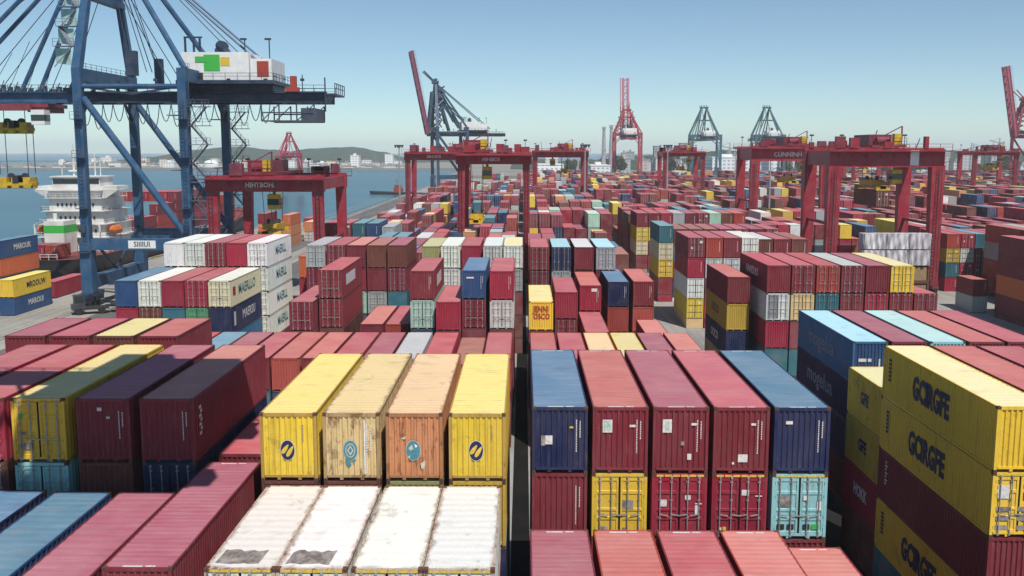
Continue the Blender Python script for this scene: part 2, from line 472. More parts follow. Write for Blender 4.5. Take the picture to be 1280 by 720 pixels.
def emblem(o, c1, c2, patch=False, style=0):
    """oval badge with a broad slanted stroke across it"""
    b = MB(); n = 26; y = .011
    def oval(rx, rz, yy, m, cx=-.05, cz=1.32):
        vs = [(cx + rx*math.cos(2*math.pi*i/n), yy, cz + rz*math.sin(2*math.pi*i/n)) for i in range(n)]
        vs += [(v[0], yy + .004, v[2]) for v in vs]
        b.add(vs, [tuple(range(n))] + [(i, i + n, (i+1) % n + n, (i+1) % n) for i in range(n)], m)
    oval(.32, .44, y, 2); oval(.30, .42, y - .006, 0)
    def poly(pts, yy, m): b.add([(x - .05, yy, z + 1.32) for x, z in pts], [tuple(range(len(pts)))], m)
    def leaf(cx, cz, ln, wd, an, yy, m):
        pts = []
        for k in range(12):
            t = 2*math.pi*k/12; u = math.cos(t)*ln; w_ = math.sin(t)*wd*(1 - .35*math.cos(t))
            pts.append((cx + u*math.cos(an) - w_*math.sin(an), cz + u*math.sin(an) + w_*math.cos(an)))
        poly(pts, yy, m)
    if style == 0: leaf(-.105, .05, .25, .085, R(54), y - .012, 1); leaf(.105, -.04, .27, .085, R(58), y - .012, 1)
    elif style == 1:
        oval(.21, .30, y - .009, 3); oval(.18, .26, y - .011, 0)
        poly([(0, -.22), (.14, .0), (0, .22), (-.14, 0)], y - .014, 3); poly([(0, -.13), (.08, .0), (0, .13), (-.08, 0)], y - .017, 0)
        poly([(-.25, -.50), (-.05, -.34), (.03, -.62), (-.06, -.75)], y - .001, 0); poly([(.09, -.42), (.27, -.36), (.14, -.58)], y - .001, 0)
    else:
        poly([(-.2, .1), (-.05, .26), (.02, .08), (-.1, .0)], y - .012, 2); poly([(.05, .30), (.2, .2), (.1, .12)], y - .012, 1); poly([(-.24, -.25), (-.12, -.2), (-.16, -.36)], y - .012, 2)
    if patch: poly([(.30,-.55), (.52,-.42), (.48,-.72), (.36,-.80)], y - .004, 2); poly([(-.55,.50), (-.30,.62), (-.34,.48)], y - .004, 2)
    return b.build('emblem', [c1, c2, MARKW if style == 0 else PALEB, PALEB], o)

# ---------------- front right stack
P = 2.55
RX = [.35 + P*k for k in range(5)]
fr = [stack('front right stack', RX[i], 40.7, 14.5, t) for i, t in enumerate(
    ['navy/blue:e maroon:e brown:e', 'maroon/red:e yellow:d maroon:d', 'maroon/plum:e crimson:d brown:e', 'maroon:e crimson:d maroon:e', 'navy/blue:e cyan:d*.5 maroon:e'])]
for i, st in enumerate(fr):
    id_mark(st[0], z0=.95, seed=i); roof_marks(st[0])
    for q in st[1:2]:
        if i == 0: id_mark(q, z0=.7, seed=9)
        else: hazard(q)
stickers(fr[0][0], [(-.83,-.66,1.22,1.66,SOOT), (-.65,-.33,1.28,1.66,MARKW), (.42,.58,1.98,2.06,YELM)])
stickers(fr[1][0], [(-.78,-.36,1.80,2.36,MARKW), (-.74,-.42,1.86,2.3,PALEG), (.40,.66,2.04,2.14,MARKW)])
stickers(fr[2][0], [(-.80,-.40,1.80,2.38,MARKW), (-.70,-.52,1.88,2.32,PALEG), (.30,.48,.62,.88,MARKW), (0,.16,1.25,1.42,SOOT), (.45,.68,2.12,2.22,MARKW)])
stickers(fr[3][0], [(-.12,.30,.52,.86,MARKW), (-.38,-.28,.42,.52,MARKW), (.42,.62,2.12,2.22,MARKW)])
stickers(fr[4][0], [(-.72,-.42,2.18,2.32,MARKW)])
for q, items in ((fr[1][1], [(.12,.62,1.30,1.72,SOOT), (-.9,-.5,.35,.55,SOOT), (.15,.35,.35,.5,SOOT)]),
                 (fr[2][1], [(-.85,-.55,1.45,1.75,MARKW), (.25,.5,1.75,1.95,MARKW), (.70,1.0,1.55,1.60,MARKW), (.7,.85,1.1,1.5,MARKW)]),
                 (fr[3][1], [(.10,.42,1.95,2.2,MARKW), (-.9,-.75,.35,.52,MARKW), (-.7,-.55,.38,.55,YELM), (.7,1.0,1.9,1.95,MARKW)]),
                 (fr[4][1], [(-.80,-.42,1.45,1.95,SOOT), (-.95,-.62,.45,.68,DARK), (-.5,-.2,.45,.68,DARK), (.2,.5,.45,.68,DARK), (.58,.9,.45,.68,GREENM), (.78,.98,1.3,1.7,MARKW), (.18,.4,1.75,1.95,MARKW)])):
    stickers(q, items, .022)
br = [stack('bottom right row', RX[i] - .1, 26.3, 10.0 if i < 4 else 9.3, t) for i, t in enumerate(
    ['plum:e', 'red:e', 'plum/maroon:e', 'red/salmon:e', 'crimson/salmon:e'])]
for st in br: roof_marks(st[0])

# ---------------- yellow front stack and what lies around it
LX = [-10.9 + 2.6*k for k in range(4)]
fl = [stack('yellow front stack', LX[i], 39.6, 14.5, t) for i, t in enumerate(
    ['yellow:e*.5 brown:e', 'beige:e*.95 brown:e', 'orange:e*.85 olive:e', 'yellow:e*.5 gold:e'])]
emblem(fl[0][0], NAVYM, YELM); emblem(fl[1][0], TEALM, WHITE, False, 1); emblem(fl[2][0], TEALM, WHITE, True, 2); emblem(fl[3][0], NAVYM, YELM)
for i in (0, 3): id_mark(fl[i][0], x=.62, z0=1.75, z1=2.4, rows=1, mat=SOOT, seed=20 + i)
id_mark(fl[1][0], x=.66, z0=.35, z1=2.45, rows=2, seed=30); stickers(fl[1][0], [(.54,.60,.3,2.6,MARKW)])
EXTRA_LABEL = {}
EXTRA_LABEL[fl[0][0]] = 'clean yellow container with oval navy emblem, beside the faded beige one'
EXTRA_LABEL[fl[1][0]] = 'faded rust-streaked beige container with round teal emblem on its end'
EXTRA_LABEL[fl[2][0]] = 'rusty orange container with teal disc emblem and peeling white patches'
EXTRA_LABEL[fl[3][0]] = 'yellow container with oval navy emblem, beside the dark gap between the stacks'
wf = [stack('white front row', (-10.52, -8.16, -5.68, -3.30)[i], 30.9, 11.6, 'white:d*1.0', L=8.2) for i in range(4)]
for st in fl + wf:
    for ch in st[0].children:
        if ch.name.startswith('frame'): ch.color = ((.44, .27, .06, 1), (.40, .27, .13, 1), (.36, .16, .07, 1), (.44, .27, .06, 1))[fl.index(st)] if st in fl else (.50, .40, .32, 1)
for i, st in enumerate(wf):
    b = MB(); z = HC - .009
    if i < 2:
        pr_ = random.Random(i); pts = [(-1.0 + .17*k, .32 + pr_.uniform(-.05, .05)) for k in range(10)] + [(.6 - .17*k, 1.12 + pr_.uniform(-.09, .09)) for k in range(10)]
        b.add([(x, y, z) for x, y in pts], [tuple(range(len(pts)))]); b.build('soot_patch', SOOT, st[0])
    hazard(st[0])
bl = [stack('bottom left row', -14.12, 31.4, 11.4, 'maroon/plum:e', L=11.4), stack('bottom left row', -16.85, 31.0, 11.1, 'plum:e', L=8.7),
      stack('bottom left row', -19.55, 31.0, 11.1, 'blue:e', L=8.7), stack('bottom left row', -22.3, 31.0, 11.15, 'navy:e', L=8.7)]
for t in range(4): STUFF.append((-24.95, 31.0, 2.77*t, 8.7, 2.75, 'maroon', 'e'))
for st in bl: roof_marks(st[0])
pk = stack('low column beside the yellow front stack', -14.05, 43.9, 11.4, 'maroon/crimson:e')
EXTRA_LABEL[pk[0]] = 'low maroon container with rose roof squeezed between shaded left and yellow stacks'
# ---------------- shaded left stack
DX = [-27.7, -25.05, -22.4, -19.55, -16.75]
dk = [stack('shaded left stack', DX[i], 41.9, 14.5, t) for i, t in enumerate(
    ['crimson/maroon:d brown:d', 'crimson/maroon:d brown:d', 'yellow/beige:d*.5 cyan:d', 'maroon/plum:e brown:e', 'maroon/salmon:e*.5 navy:d'])]
for i in (3, 4): id_mark(dk[i][0], seed=40 + i)
stickers(dk[3][0], [(-.25,-.05,2.35,2.5,MARKW), (.15,.3,2.0,2.1,MARKW)])
b = MB()
for k in range(7): b.box(W2 + .001, W2 + .006, .75 + (k % 2)*.16, 1.05 + (k % 2)*.1, 2.25 - k*.2, 2.4 - k*.2)
b.build('code_lettering', MARKW, dk[4][0])
stickers(dk[2][0], [(-.95,-.70,2.0,2.2,GREENM), (-.6,-.4,2.05,2.2,YELM), (-.95,-.6,1.25,1.4,SOOT), (-.9,-.3,.6,.9,SOOT)], .022)
for x, c in ((-22.5, 'maroon/red:e'), (-25.1, 'brown/beige:e'), (-27.7, 'maroon:e'), (-30.3, 'maroon/plum:e')):
    stack('short row behind the shaded stack', x, 56.6, 14.5, c, L=6.3)

# ---------------- long low row behind both front stacks
cols = ['crimson/maroon', 'maroon/red', 'salmon', 'plum', 'maroon', 'grey', 'crimson', 'brown', 'plum', 'maroon', 'grey', 'crimson/maroon']
lows = ['red', 'plum/maroon', 'crimson', 'grey', 'plum', 'maroon', 'salmon/red', 'red', 'maroon', 'grey', 'plum', 'crimson']
for k in range(12):
    stack('long low left row', -3.42 - 2.57*k, 82.3, 7.77 - (.5 if k in (1,) else 0), ['red/maroon:e','brown:e','crimson:e','grey:e','plum:e','red/maroon:e','maroon/red:e','salmon/red:e','maroon:e','plum:e','grey/teal:e','crimson:e'][k])
for k in range(6):
    stack('long low right row', .62 + 2.57*k, 82.3, 7.77, ['plum/maroon:e','crimson/maroon:e','orange:e','yellow/beige:e','plum:e','red/salmon:e'][k])

# ---------------- second right stack
bn = 'second right stack'
y4 = stack(bn, .53, 95.2, 10.67, 'yellow/beige:e*.5', lod=1)
stack(bn, 3.28, 101.8, 10.67, 'crimson/maroon:e maroon:d'); m3 = stack(bn, 6.13, 107, 10.67, 'crimson/red:e brown:e')
n4 = stack(bn, 9.45, 110, 10.67, 'navy/blue:e red:e'); m5 = stack(bn, 12.3, 110.3, 10.67, 'maroon/red:e salmon:e')
stack('pair of low roofs before the second right stack', 6.0, 94.8, 7.75, 'red/maroon:e'); stack('pair of low roofs before the second right stack', 12.3, 94.8, 6.9, 'red/salmon:e')
lettering('JENNI', .85, REDM, '-y', (-.02, .008, 2.12), y4[0], .03, .72); lettering('OSCO', .75, REDM, '-y', (.05, .008, 1.42), y4[0], .03, .8)
EXTRA_LABEL[y4[0]] = 'yellow container with red lettering on its end, beside the dark central gap'
for q in (m3[0], n4[0], m5[0]): id_mark(q, seed=50)
stickers(m3[0], [(.1,.75,2.2,2.55,MARKW)])
# ---------------- second left stack
bn = 'second left stack'
s0 = stack(bn, -3.3, 96, 13.57, 'crimson/maroon:e silver:d'); s1 = stack(bn, -6.05, 96.4, 13.57, 'blue:e plum:d')
s2 = stack(bn, -8.5, 95, 10.67, 'crimson/maroon:e'); s3 = stack(bn, -11.1, 96, 13.57, 'maroon:e mint:d')
s6 = stack(bn, -20.2, 96.6, 13.57, 'maroon/crimson:d maroon:d'); s7 = stack(bn, -22.75, 94.8, 10.67, 'plum/maroon:d')
for q in (s0[0], s1[0], s3[0]): id_mark(q, seed=61)
stickers(s1[0], [(-.75,.0,2.1,2.25,MARKW)])
MB().box(W2 + .001, W2 + .006, 2.2, 7.6, 1.1, 2.2).build('side_panel_lettering', MARKW, s6[0])
MB().box(W2 + .001, W2 + .006, 3.4, 8.6, .9, 2.1).build('side_panel_lettering', MARKW, s3[0])
for k, c in enumerate(['red/maroon:e', 'maroon/salmon:e']): stack('two low roofs in the shaded gap', -14.0 - 2.6*k, 99, 7.77, c)
# ---------------- third stacks
bn = 'third right stack'
for x, t in ((.77, 'maroon:d plum:d'), (3.44, 'navy/azure:d grey:d'), (6.18, 'maroon/silver:e brown:e'), (8.85, 'grey/azure:d maroon:e')): stack(bn, x, 120.2, 13.57, t, lod=2)
bn = 'third left stack'
for x, t in ((-2.46, 'white/cream:d grey:d'), (-4.98, 'silver:d white:d'), (-7.67, 'crimson/maroon:e silver:d'), (-10.2, 'white:d white:d mint:d')): stack(bn, x, 122, 13.57, t, lod=2)
stack(bn, -12.8, 124, 13.3, 'olive:e grey:e', lod=2)
for x, t in ((-16.9, 'brown/plum:e plum:d'), (-19.45, 'brown:e maroon:e grey:d'), (-22.0, 'maroon/salmon:e crimson:e mint:d'), (-24.5, 'maroon:d crimson:e grey:d'), (-27.05, 'grey:d plum:d')): stack(bn, x, 122.4, 13.57, t, lod=2)

# ---------------- reefer block on the left
bn = 'reefer block back row'
rb = [stack(bn, -42.2 + 2.45*k, 115.4, 14.5, t, lod=1 if k == 4 else 2, H=2.9) for k, t in enumerate(
    ['white:e maroon:d', 'silver/white:d maroon:d', 'maroon/plum:d maroon:d', 'crimson/maroon:e maroon:e', 'white:d white:d white:d white:d'])]
for q in rb[4]: lettering('MAERLL', 1.5, TEALM, '+x', (W2 + .005, 6.6, 1.55), q, .02, 1.0)
bn = 'reefer block front row'
ra = [stack(bn, -43.2 + 2.48*k, 103.3, 11.6, t, lod=1 if k == 4 else 2, H=2.9) for k, t in enumerate(
    ['blue:e crimson:e', 'white:d brown:d', 'crimson/maroon:e teal:e', 'crimson/maroon:d green:d', 'cream/white:d navy:e azure:e'])]
lettering('MAERLLO', 1.5, TEALM, '+x', (W2 + .005, 6.4, 1.55), ra[4][0], .02, 1.05)
lettering('MAERSU', 1.4, MARKW, '+x', (W2 + .005, 6.8, 1.5), ra[4][1], .02, 1.0)
MB().box(W2 + .001, W2 + .006, 1.0, 1.7, .8, 2.3).build('sticker', MARKW, ra[4][1])
MB().box(W2 + .001, W2 + .006, .9, 1.9, 1.2, 2.1).build('sticker', REDM, ra[4][0])
for k, t in enumerate(['rust/red:e crimson:e maroon:e', 'red/maroon:e red:e']):
    stack('orange stack behind the reefers', -29.2 + 2.5*k, 127.8, 11.6 - .6*k, t, lod=2)

# ---------------- right hand stack with the tall lettering
bn = 'yellow lettered right stack'
g = [stack(bn, 20.0 + 2.55*k, 41.0, 14.5, t, L=13.3) for k, t in enumerate(
    ['yellow/cream:e*.35 yellow:d*.5 maroon:e yellow:e*.35', 'maroon/red:e', 'plum/maroon:e'])]
for t in range(5): STUFF.append((27.65, 41.0, 2.9*t, 13.3, 2.88, 'maroon', 'e'))
for k, q in enumerate((g[0][0], g[0][1], g[0][3])):
    lettering('GCIRGFE', 1.62, NAVYM, '-x', (-W2 - .005, 6.3 + .15*k, 1.5), q, .075, .62)
    b = MB()
    for j in range(6): b.box(-W2 - .006, -W2 - .001, 11.1, 11.4, 2.2 - j*.22, 2.34 - j*.22)
    b.build('code_lettering', NAVYM, q)
b = MB()
for j in range(7): b.box(-W2 - .006, -W2 - .001, 11.0 - (j % 2)*.12, 11.2, 2.3 - j*.2, 2.4 - j*.2)
b.build('code_lettering', MARKW, g[0][2])
stickers(g[0][1], [(-.95,-.45,1.75,2.35,MARKW), (.2,.8,1.7,2.4,REDM)] + [(-1.0 + .95*i,-.4 + .95*i,.35 + .42*j,.55 + .42*j,SOOT) for i in range(2) for j in range(3)], .022)
hazard(g[0][1])
bn = 'short column behind the yellow lettered stack'
h = stack(bn, 20.45, 55.3, 11.75, 'yellow/cream:e gold:e crimson:e', L=6.06)
for k, q in enumerate(h): lettering('GFE' if k < 2 else 'HOKK', 1.0, NAVYM if k < 2 else MARKW, '-x', (-W2 - .005, 3.0, 1.5), q, .04, .8)
bn = 'blue lettered right stack'
bb = [stack(bn, 22.3 + 2.6*k, 66.2, 12.4, t, L=13.4) for k, t in enumerate(
    ['azure/azure:e navy:e navy:e brown:e', 'plum/plum:e', 'cyan/cyan:e', 'maroon/red:e', 'plum/maroon:e'])]
for q in bb[0][:2]: q.children[0].color = (.020, .066, .165, 1); lettering('mogelua', 1.7, plain('faded_lettering', (.20,.23,.30), .7, .4, 4), '-x', (-W2 - .005, 6.6, 1.5), q, .03, 1.0)
stickers(bb[0][0], [(-.8,-.25,1.5,1.72,MARKW), (-.15,.1,1.5,1.72,MARKW), (.62,.72,.95,1.7,MARKW), (.75,.95,.95,1.15,MARKW)])
stack('low blue roof behind the front right stack', 16.0, 60, 8.6, 'azure:e')
bn = 'maroon six wide right stack'
cm = [stack(bn, 24.95 + 2.52*k, 101, 13.57, t, L=13.0, lod=2) for k, t in enumerate(
    ['maroon/crimson:e white:d crimson:e', 'maroon:d beige:d', 'red/crimson:d teal:d', 'plum/grey:d maroon:d', 'maroon/plum:e crimson:d', 'yellow/cream:d maroon:d'])]
stack(bn, 24.95 + 2.52*6, 101, 10.7, 'maroon:d', lod=2)
lettering('HANDUO', 1.2, MARKW, '-x', (-W2 - .005, 6.5, 1.6), cm[0][0], .02, 1.0)
cm[0][1].children[0].color = (.22, .23, .25, 1)
bn = 'side column left of the maroon stack'
cs = stack(bn, 21.55, 104, 12.0, 'maroon/red:e gold:e navy:e olive:e', lod=2)
for q, m_ in ((cs[1], NAVYM), (cs[2], MARKW)): lettering('OOCO', 1.3, m_, '-x', (-W2 - .005, 6.5, 1.5), q, .02, 1.0)
bn = 'maroon row under the red gantry'
for k, t in enumerate(['maroon:d crimson:e white:d yellow:d', 'red/maroon:e silver:d', 'maroon:e silver:d', 'white/white:d grey:d', 'brown/silver:e', 'maroon:e', 'brown:e']):
    stack(bn, 23.3 + 2.52*k, 140 + (2 if k > 3 else 0), 13.0 - (.35 if k > 3 else 0), t, lod=3)
bn = 'teal topped column by the lane'
stack(bn, 22.6, 165, 12.8, 'teal:e cream:d yellow:d', lod=3)
for k in range(7): stack(bn, 25.2 + 2.55*k, 166, 12.2, random.choice(['plum:e', 'maroon:d', 'brown:e']), lod=3)
bn = 'row with the mint door'
for k, t in enumerate(['maroon:e yellow:d cream:d', 'maroon:e yellow:d', 'crimson:e', 'grey:e', 'plum:e', 'maroon:d', 'mint:e', 'brown:e', 'red:e']):
    stack(bn, 23.4 + 2.5*k, 205, 12.4, t, lod=3)
# block on the far right
bn = 'far right four high stack'
for k, t in enumerate(['red/maroon:e gold:d teal:e crimson:e', 'crimson:d silver:d crimson:d grey:d', 'teal:e plum:d maroon:d', 'crimson:e grey:d brown:e', 'maroon:e', 'plum:e']):
    stack(bn, 75.9 + 2.52*k, 178, 10.4, t, H=2.6, lod=3)
stack('dark right wall', 72.0, 138.4, 12.5, 'maroon:e maroon:e rust:e plum:e', H=2.95, lod=3)
for yy, x0 in ((163, 81.3), (150.8, 81.3), (138.4, 74.55), (125.4, 72.0), (112.4, 72.0)):      # behind that wall or outside the picture
    for k in range(6):
        for t in range(4): STUFF.append((x0 + 2.55*k, yy, 2.95*t + .6, L40, 2.93, random.choice(['maroon', 'plum', 'red', 'brown', 'grey']), 'e'))
stack('small pair by the dark right wall', 70.2, 154.2, 5.2, 'maroon/red:e grey:e', L=6.06, H=2.6, lod=3)
# quay side stacks on the far left
bn = 'quay side stack'
qa = stack(bn, -80.4, 149.5, 5.6, 'yellow:e blue:e', lod=2, H=2.8); qb = stack(bn, -83.4, 152, 11.3, 'blue:e rust:e teal:e plum:e', lod=2, H=2.8); stack(bn, -82.6, 167.5, 2.9, 'crimson:e', lod=2, H=2.8)
lettering('MROOUW', 1.3, NAVYM, '+x', (W2 + .005, 7.2, 1.5), qa[0], .03, 1.0); lettering('MAROUI', 1.3, MARKW, '+x', (W2 + .005, 6.8, 1.5), qa[1], .03, 1.0)
lettering('MAROUK', 1.3, MARKW, '+x', (W2 + .005, 7.0, 1.5), qb[0], .03, 1.0)
for x, y, t in ((-64, 262, 'rust:e orange:e orange:e'), (-66.6, 262, 'yellow:e grey:d'), (-69.2, 258, 'rust:e gold:e'), (-61, 275, 'orange:e silver:d'), (-72, 268, 'maroon:e orange:d rust:e'), (-64.5, 290, 'crimson:e yellow:e')):
    stack('orange quay stacks', x, y, 2.75*len(t.split()), t, lod=3, H=2.75)
for x, y, t in ((-34.6, 160, 'maroon:e'), (-32, 160, 'plum:e'), (-29.4, 158, 'yellow/cream:e'), (-26.8, 158, 'gold:e'), (-24.2, 162, 'teal/teal:e'), (-21.6, 162, 'navy/teal:e')):
    stack('low row behind the third left stack', x, y, 11.0 if 'te' in t or 'na' in t else 10.2, t, lod=3)
for x, y, t, z in ((-37, 184, 'crimson:e', 11.8), (-34.4, 184, 'plum/maroon:d', 11.8), (-31.8, 184, 'teal:e', 11.8), (-29.2, 184, 'blue/teal:e', 11.8), (-26.6, 186, 'grey:e', 11)):
    stack('teal topped row behind the third left stack', x, y, z, t, lod=3)

# ---------------- the rest of the yard: the nearest as objects, the countless far ones as one mass
CAP = 285
far = []
rf = random.Random(5)
def field(name, x0, ncol, ya, yb, zt, pitch=2.56, short=None):
    row = 0; y = ya
    while y < yb:
        base = zt + rf.choice((-2.9, 0, 0, .0, 1.2)) if row else zt
        for k in range(ncol):
            z = base - rf.choice((0, 0, 0, 0, 2.85, 2.85, 5.7))
            if rf.random() < .03: continue
            far.append((y, x0 + pitch*k, z, name, row, k))
        y += 13.0 + (7 if row % 7 == 6 else 0); row += 1
field('central right yard', .9, 6, 150, 193, 9.6)
field('central right yard beyond', .7, 7, 206, 700, 12.2)
field('central left yard', -19.2, 7, 150, 640, 9.8)
field('quay edge yard', -37.5, 6, 215, 520, 9.5)
field('right yard beside the lane', 23.2, 10, 219, 700, 11.6)
field('far middle yard', 50, 10, 205, 700, 10.0)
field('far right yard', 76.5, 11, 192, 700, 10.6)
for q in range(9): field('distant right yard', 112 + 34*q, 11, 200 + 24*q, 700, 11.0)
far.sort(key=lambda t: t[0] + .25*abs(t[1]))
room = CAP - len(RECS)
NROW = {}
for y, x, z, name, row, k in far:
    c = rf.choice(MIXF); e = rf.choice('eeddd')
    if room > 0:
        o = container(x, y, z - HC, c, e, lod=3); room -= 1
        RECS.append(dict(o=o, bay=f'{ORD[row]} row, {name}', x=x, y=y, k=0, c=c, rc=c, e=e, z=z - HC))
    elif rf.random() < .22:
        STUFF.append((x, y, z - HC, 6.0, HC - .02, c, e)); STUFF.append((x, y + 6.15, z - HC, 6.0, HC - .02 - rf.choice((0, 0, .3)), rf.choice(MIXF), e))
    else: STUFF.append((x, y, z - HC, L40, HC - .02 - rf.choice((0, 0, 0, .3)), c, e))
    zb = z - HC
    while zb > .3:
        h = min(HC, zb); STUFF.append((x, y, zb - h, L40, h - .02, rf.choice(MIXF), rf.choice('eedd'))); zb -= h

# labels: colour, end, roof, place in the stack
bays = {}
for r in RECS: bays.setdefault(r['bay'], []).append(r)
for bay, rs in bays.items():
    xs = []
    for r in sorted(rs, key=lambda r: r['x']):
        if not xs or r['x'] - xs[-1] > 1.3: xs.append(r['x'])
    for r in rs:
        ci = min(range(len(xs)), key=lambda i: abs(xs[i] - r['x']))
        o = r['o']
        if o in EXTRA_LABEL: lab = EXTRA_LABEL[o]
        else:
            kind = 'door-end' if r['e'] == 'd' else 'plain-end'
            pos = ['topmost', 'second down', 'third down', 'fourth down'][r['k']]
            if r['k'] == 0 and len(bay.split()) < 8: head = f"{r['c']} {kind} container, {ROOFWORD[r['rc']]} roof"
            else: head = f"{r['c']} container"
            place = f", {pos}" if len(xs) == 1 else f", {pos} in {ORD[ci]} column from left"
            lab = head + place + ', ' + bay
            if len(lab.split()) > 16: lab = f"{r['c']} container" + place + ', ' + bay
            if len(lab.split()) > 16: lab = f"{r['c']} container, {pos}, {ORD[ci]} from left, {bay}"
        tag(o, lab, 'container', bay if 'row, ' not in bay else bay.split('row, ')[1])

# the mass of containers
def mass_mesh():
    vs, fs, cs, uv = [], [], [], []
    rr = random.Random(3)
    for x, y, z, L, h, c, e in STUFF:
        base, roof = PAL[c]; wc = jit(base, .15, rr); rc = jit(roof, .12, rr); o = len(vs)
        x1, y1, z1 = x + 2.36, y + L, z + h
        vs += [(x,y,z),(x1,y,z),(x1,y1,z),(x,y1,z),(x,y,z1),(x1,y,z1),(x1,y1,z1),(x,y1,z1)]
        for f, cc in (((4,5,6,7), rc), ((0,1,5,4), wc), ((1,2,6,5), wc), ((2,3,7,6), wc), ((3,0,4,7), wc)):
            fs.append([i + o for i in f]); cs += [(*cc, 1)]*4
        d = 1.0 if e == 'd' else 0.0
        uv += [(0,2),(1,2),(1,3),(0,3)] + [(0,d),(1,d),(1,d+.98),(0,d+.98)] + [(0,4),(12,4),(12,5),(0,5)]*1 + [(0,4),(1,4),(1,5),(0,5)] + [(0,4),(12,4),(12,5),(0,5)]
    me = bpy.data.meshes.new('container_mass'); me.from_pydata(vs, [], fs)
    a = me.color_attributes.new('paint', 'FLOAT_COLOR', 'CORNER')
    a.data.foreach_set('color', [q for c in cs for q in c])
    u = me.uv_layers.new(name='panel'); u.data.foreach_set('uv', [q for c in uv for q in c])
    return me
m, n, b_ = new_mat('container_mass_paint')
ca = nd(n, 'ShaderNodeAttribute'); ca.attribute_name = 'paint'
uvn = nd(n, 'ShaderNodeUVMap'); uvn.uv_map = 'panel'; sp = nd(n, 'ShaderNodeSeparateXYZ'); n.links.new(uvn.outputs[0], sp.inputs[0])
tv, _ = obj_vec(n, False)
isdoor = mth(n, 'MULTIPLY', mth(n, 'GREATER_THAN', sp.outputs[1], .99), mth(n, 'LESS_THAN', sp.outputs[1], 1.985))
fr_ = mth(n, 'FRACT', mth(n, 'MULTIPLY', sp.outputs[0], 4.0))
line = mth(n, 'LESS_THAN', mth(n, 'ABSOLUTE', mth(n, 'SUBTRACT', fr_, .5)), .07)
rib = mth(n, 'LESS_THAN', mth(n, 'FRACT', mth(n, 'MULTIPLY', sp.outputs[0], 10.0)), .3)
edge = mth(n, 'GREATER_THAN', mth(n, 'ABSOLUTE', mth(n, 'SUBTRACT', mth(n, 'FRACT', sp.outputs[1]), .49)), .455)
c = mix(n, mth(n, 'MULTIPLY', ramp(n, noise(n, tv, .6, 5), .4, .7), .3), ca.outputs['Color'], (.3, .24, .22))
c = mix(n, mth(n, 'MULTIPLY', mth(n, 'MULTIPLY', isdoor, line), .6), c, (.30, .29, .28))
c = mix(n, mth(n, 'MULTIPLY', mth(n, 'MULTIPLY', mth(n, 'LESS_THAN', sp.outputs[1], 1.99), edge), .6), c, (.04, .025, .022))
n.links.new(c, b_.inputs['Base Color']); b_.inputs['Roughness'].default_value = .6; b_.inputs['Specular IOR Level'].default_value = .25
me = mass_mesh(); me.materials.append(m)
o = put(me, 'stacked_containers'); o['kind'] = 'stuff'
o['label'] = 'countless stacked containers filling the yard toward the far quay'; o['category'] = 'containers'

#@@REST@@
# ------------------------------------------------------------------ ground, quay, water, land
m, n, b_ = new_mat('yard_concrete')
v, _ = obj_vec(n, False)
c = mix(n, ramp(n, noise(n, v, .05, 6), .38, .66), (.27, .26, .245), (.37, .36, .34))
c = mix(n, mth(n, 'MULTIPLY', ramp(n, noise(n, v, .35, 7, .65), .45, .75), .55), c, (.19, .18, .17))
br_ = nd(n, 'ShaderNodeTexBrick'); br_.inputs['Scale'].default_value = 1; br_.inputs['Brick Width'].default_value = 9; br_.inputs['Row Height'].default_value = 6
br_.inputs['Mortar Size'].default_value = .06; br_.offset = 0
n.links.new(v, br_.inputs['Vector']); c = mix(n, mth(n, 'MULTIPLY', br_.outputs['Fac'], .5), c, (.10, .095, .09))
tr = ramp(n, noise(n, mapping(n, v, (.55, .012, 1)), 1.0, 5, .6), .5, .72)
c = mix(n, mth(n, 'MULTIPLY', tr, .5), c, (.13, .125, .12))
n.links.new(c, b_.inputs['Base Color']); b_.inputs['Roughness'].default_value = .85
CONC = m
m, n, b_ = new_mat('road_asphalt')
v, _ = obj_vec(n, False)
c = mix(n, ramp(n, noise(n, mapping(n, v, (.5, .03, 1)), 1.2, 6), .35, .7), (.075, .075, .078), (.15, .148, .145))
c = mix(n, mth(n, 'MULTIPLY', ramp(n, noise(n, v, 2.5, 6), .4, .8), .4), c, (.2, .195, .19))
n.links.new(c, b_.inputs['Base Color']); b_.inputs['Roughness'].default_value = .85
ASPH = m
m, n, b_ = new_mat('line_paint')
v, _ = obj_vec(n, False)
c = mix(n, ramp(n, noise(n, v, 1.3, 6, .7), .42, .66), (.52, .42, .16), (.22, .20, .17))
n.links.new(c, b_.inputs['Base Color']); b_.inputs['Roughness'].default_value = .8
LINE = m
QE = [(-87.5, -80), (-87.5, 335), (-68, 365), (-66, 900), (900, 900), (900, -80)]
b = MB(); N = len(QE)
b.add([(x, y, 0) for x, y in QE] + [(x, y, -6) for x, y in QE],
      [tuple(range(N-1, -1, -1))] + [(i, (i+1) % N, (i+1) % N + N, i + N) for i in range(N)])
struct(b.build('ground', [CONC]))
def strip(name, mt, x0, x1, y0, y1, z):
    return struct(MB().add([(x0, y0, z), (x1, y0, z), (x1, y1, z), (x0, y1, z)], [(0, 1, 2, 3)]).build(name, [mt]))
strip('quay_road', ASPH, -66.5, -57.5, -60, 560, .004)
strip('service_road', ASPH, -52, -45, -60, 560, .004)
strip('middle_shade_strip', plain('painted_shade', (.012,.012,.012), 1.0, .2, .5, spec=.05), -.75, .45, -20, 240, .012)  # near-black sheet on the paving, painting shade into the gap between front stacks
strip('right_shade_strip', plain('painted_shade_wide', (.022,.022,.022), 1.0, .3, .5, spec=.05), 12.8, 26, -20, 84, .012)  # shade of the right gap painted as a near-black ground sheet
strip('truck_lane', ASPH, 44, 52, -60, 640, .004)
b = MB()
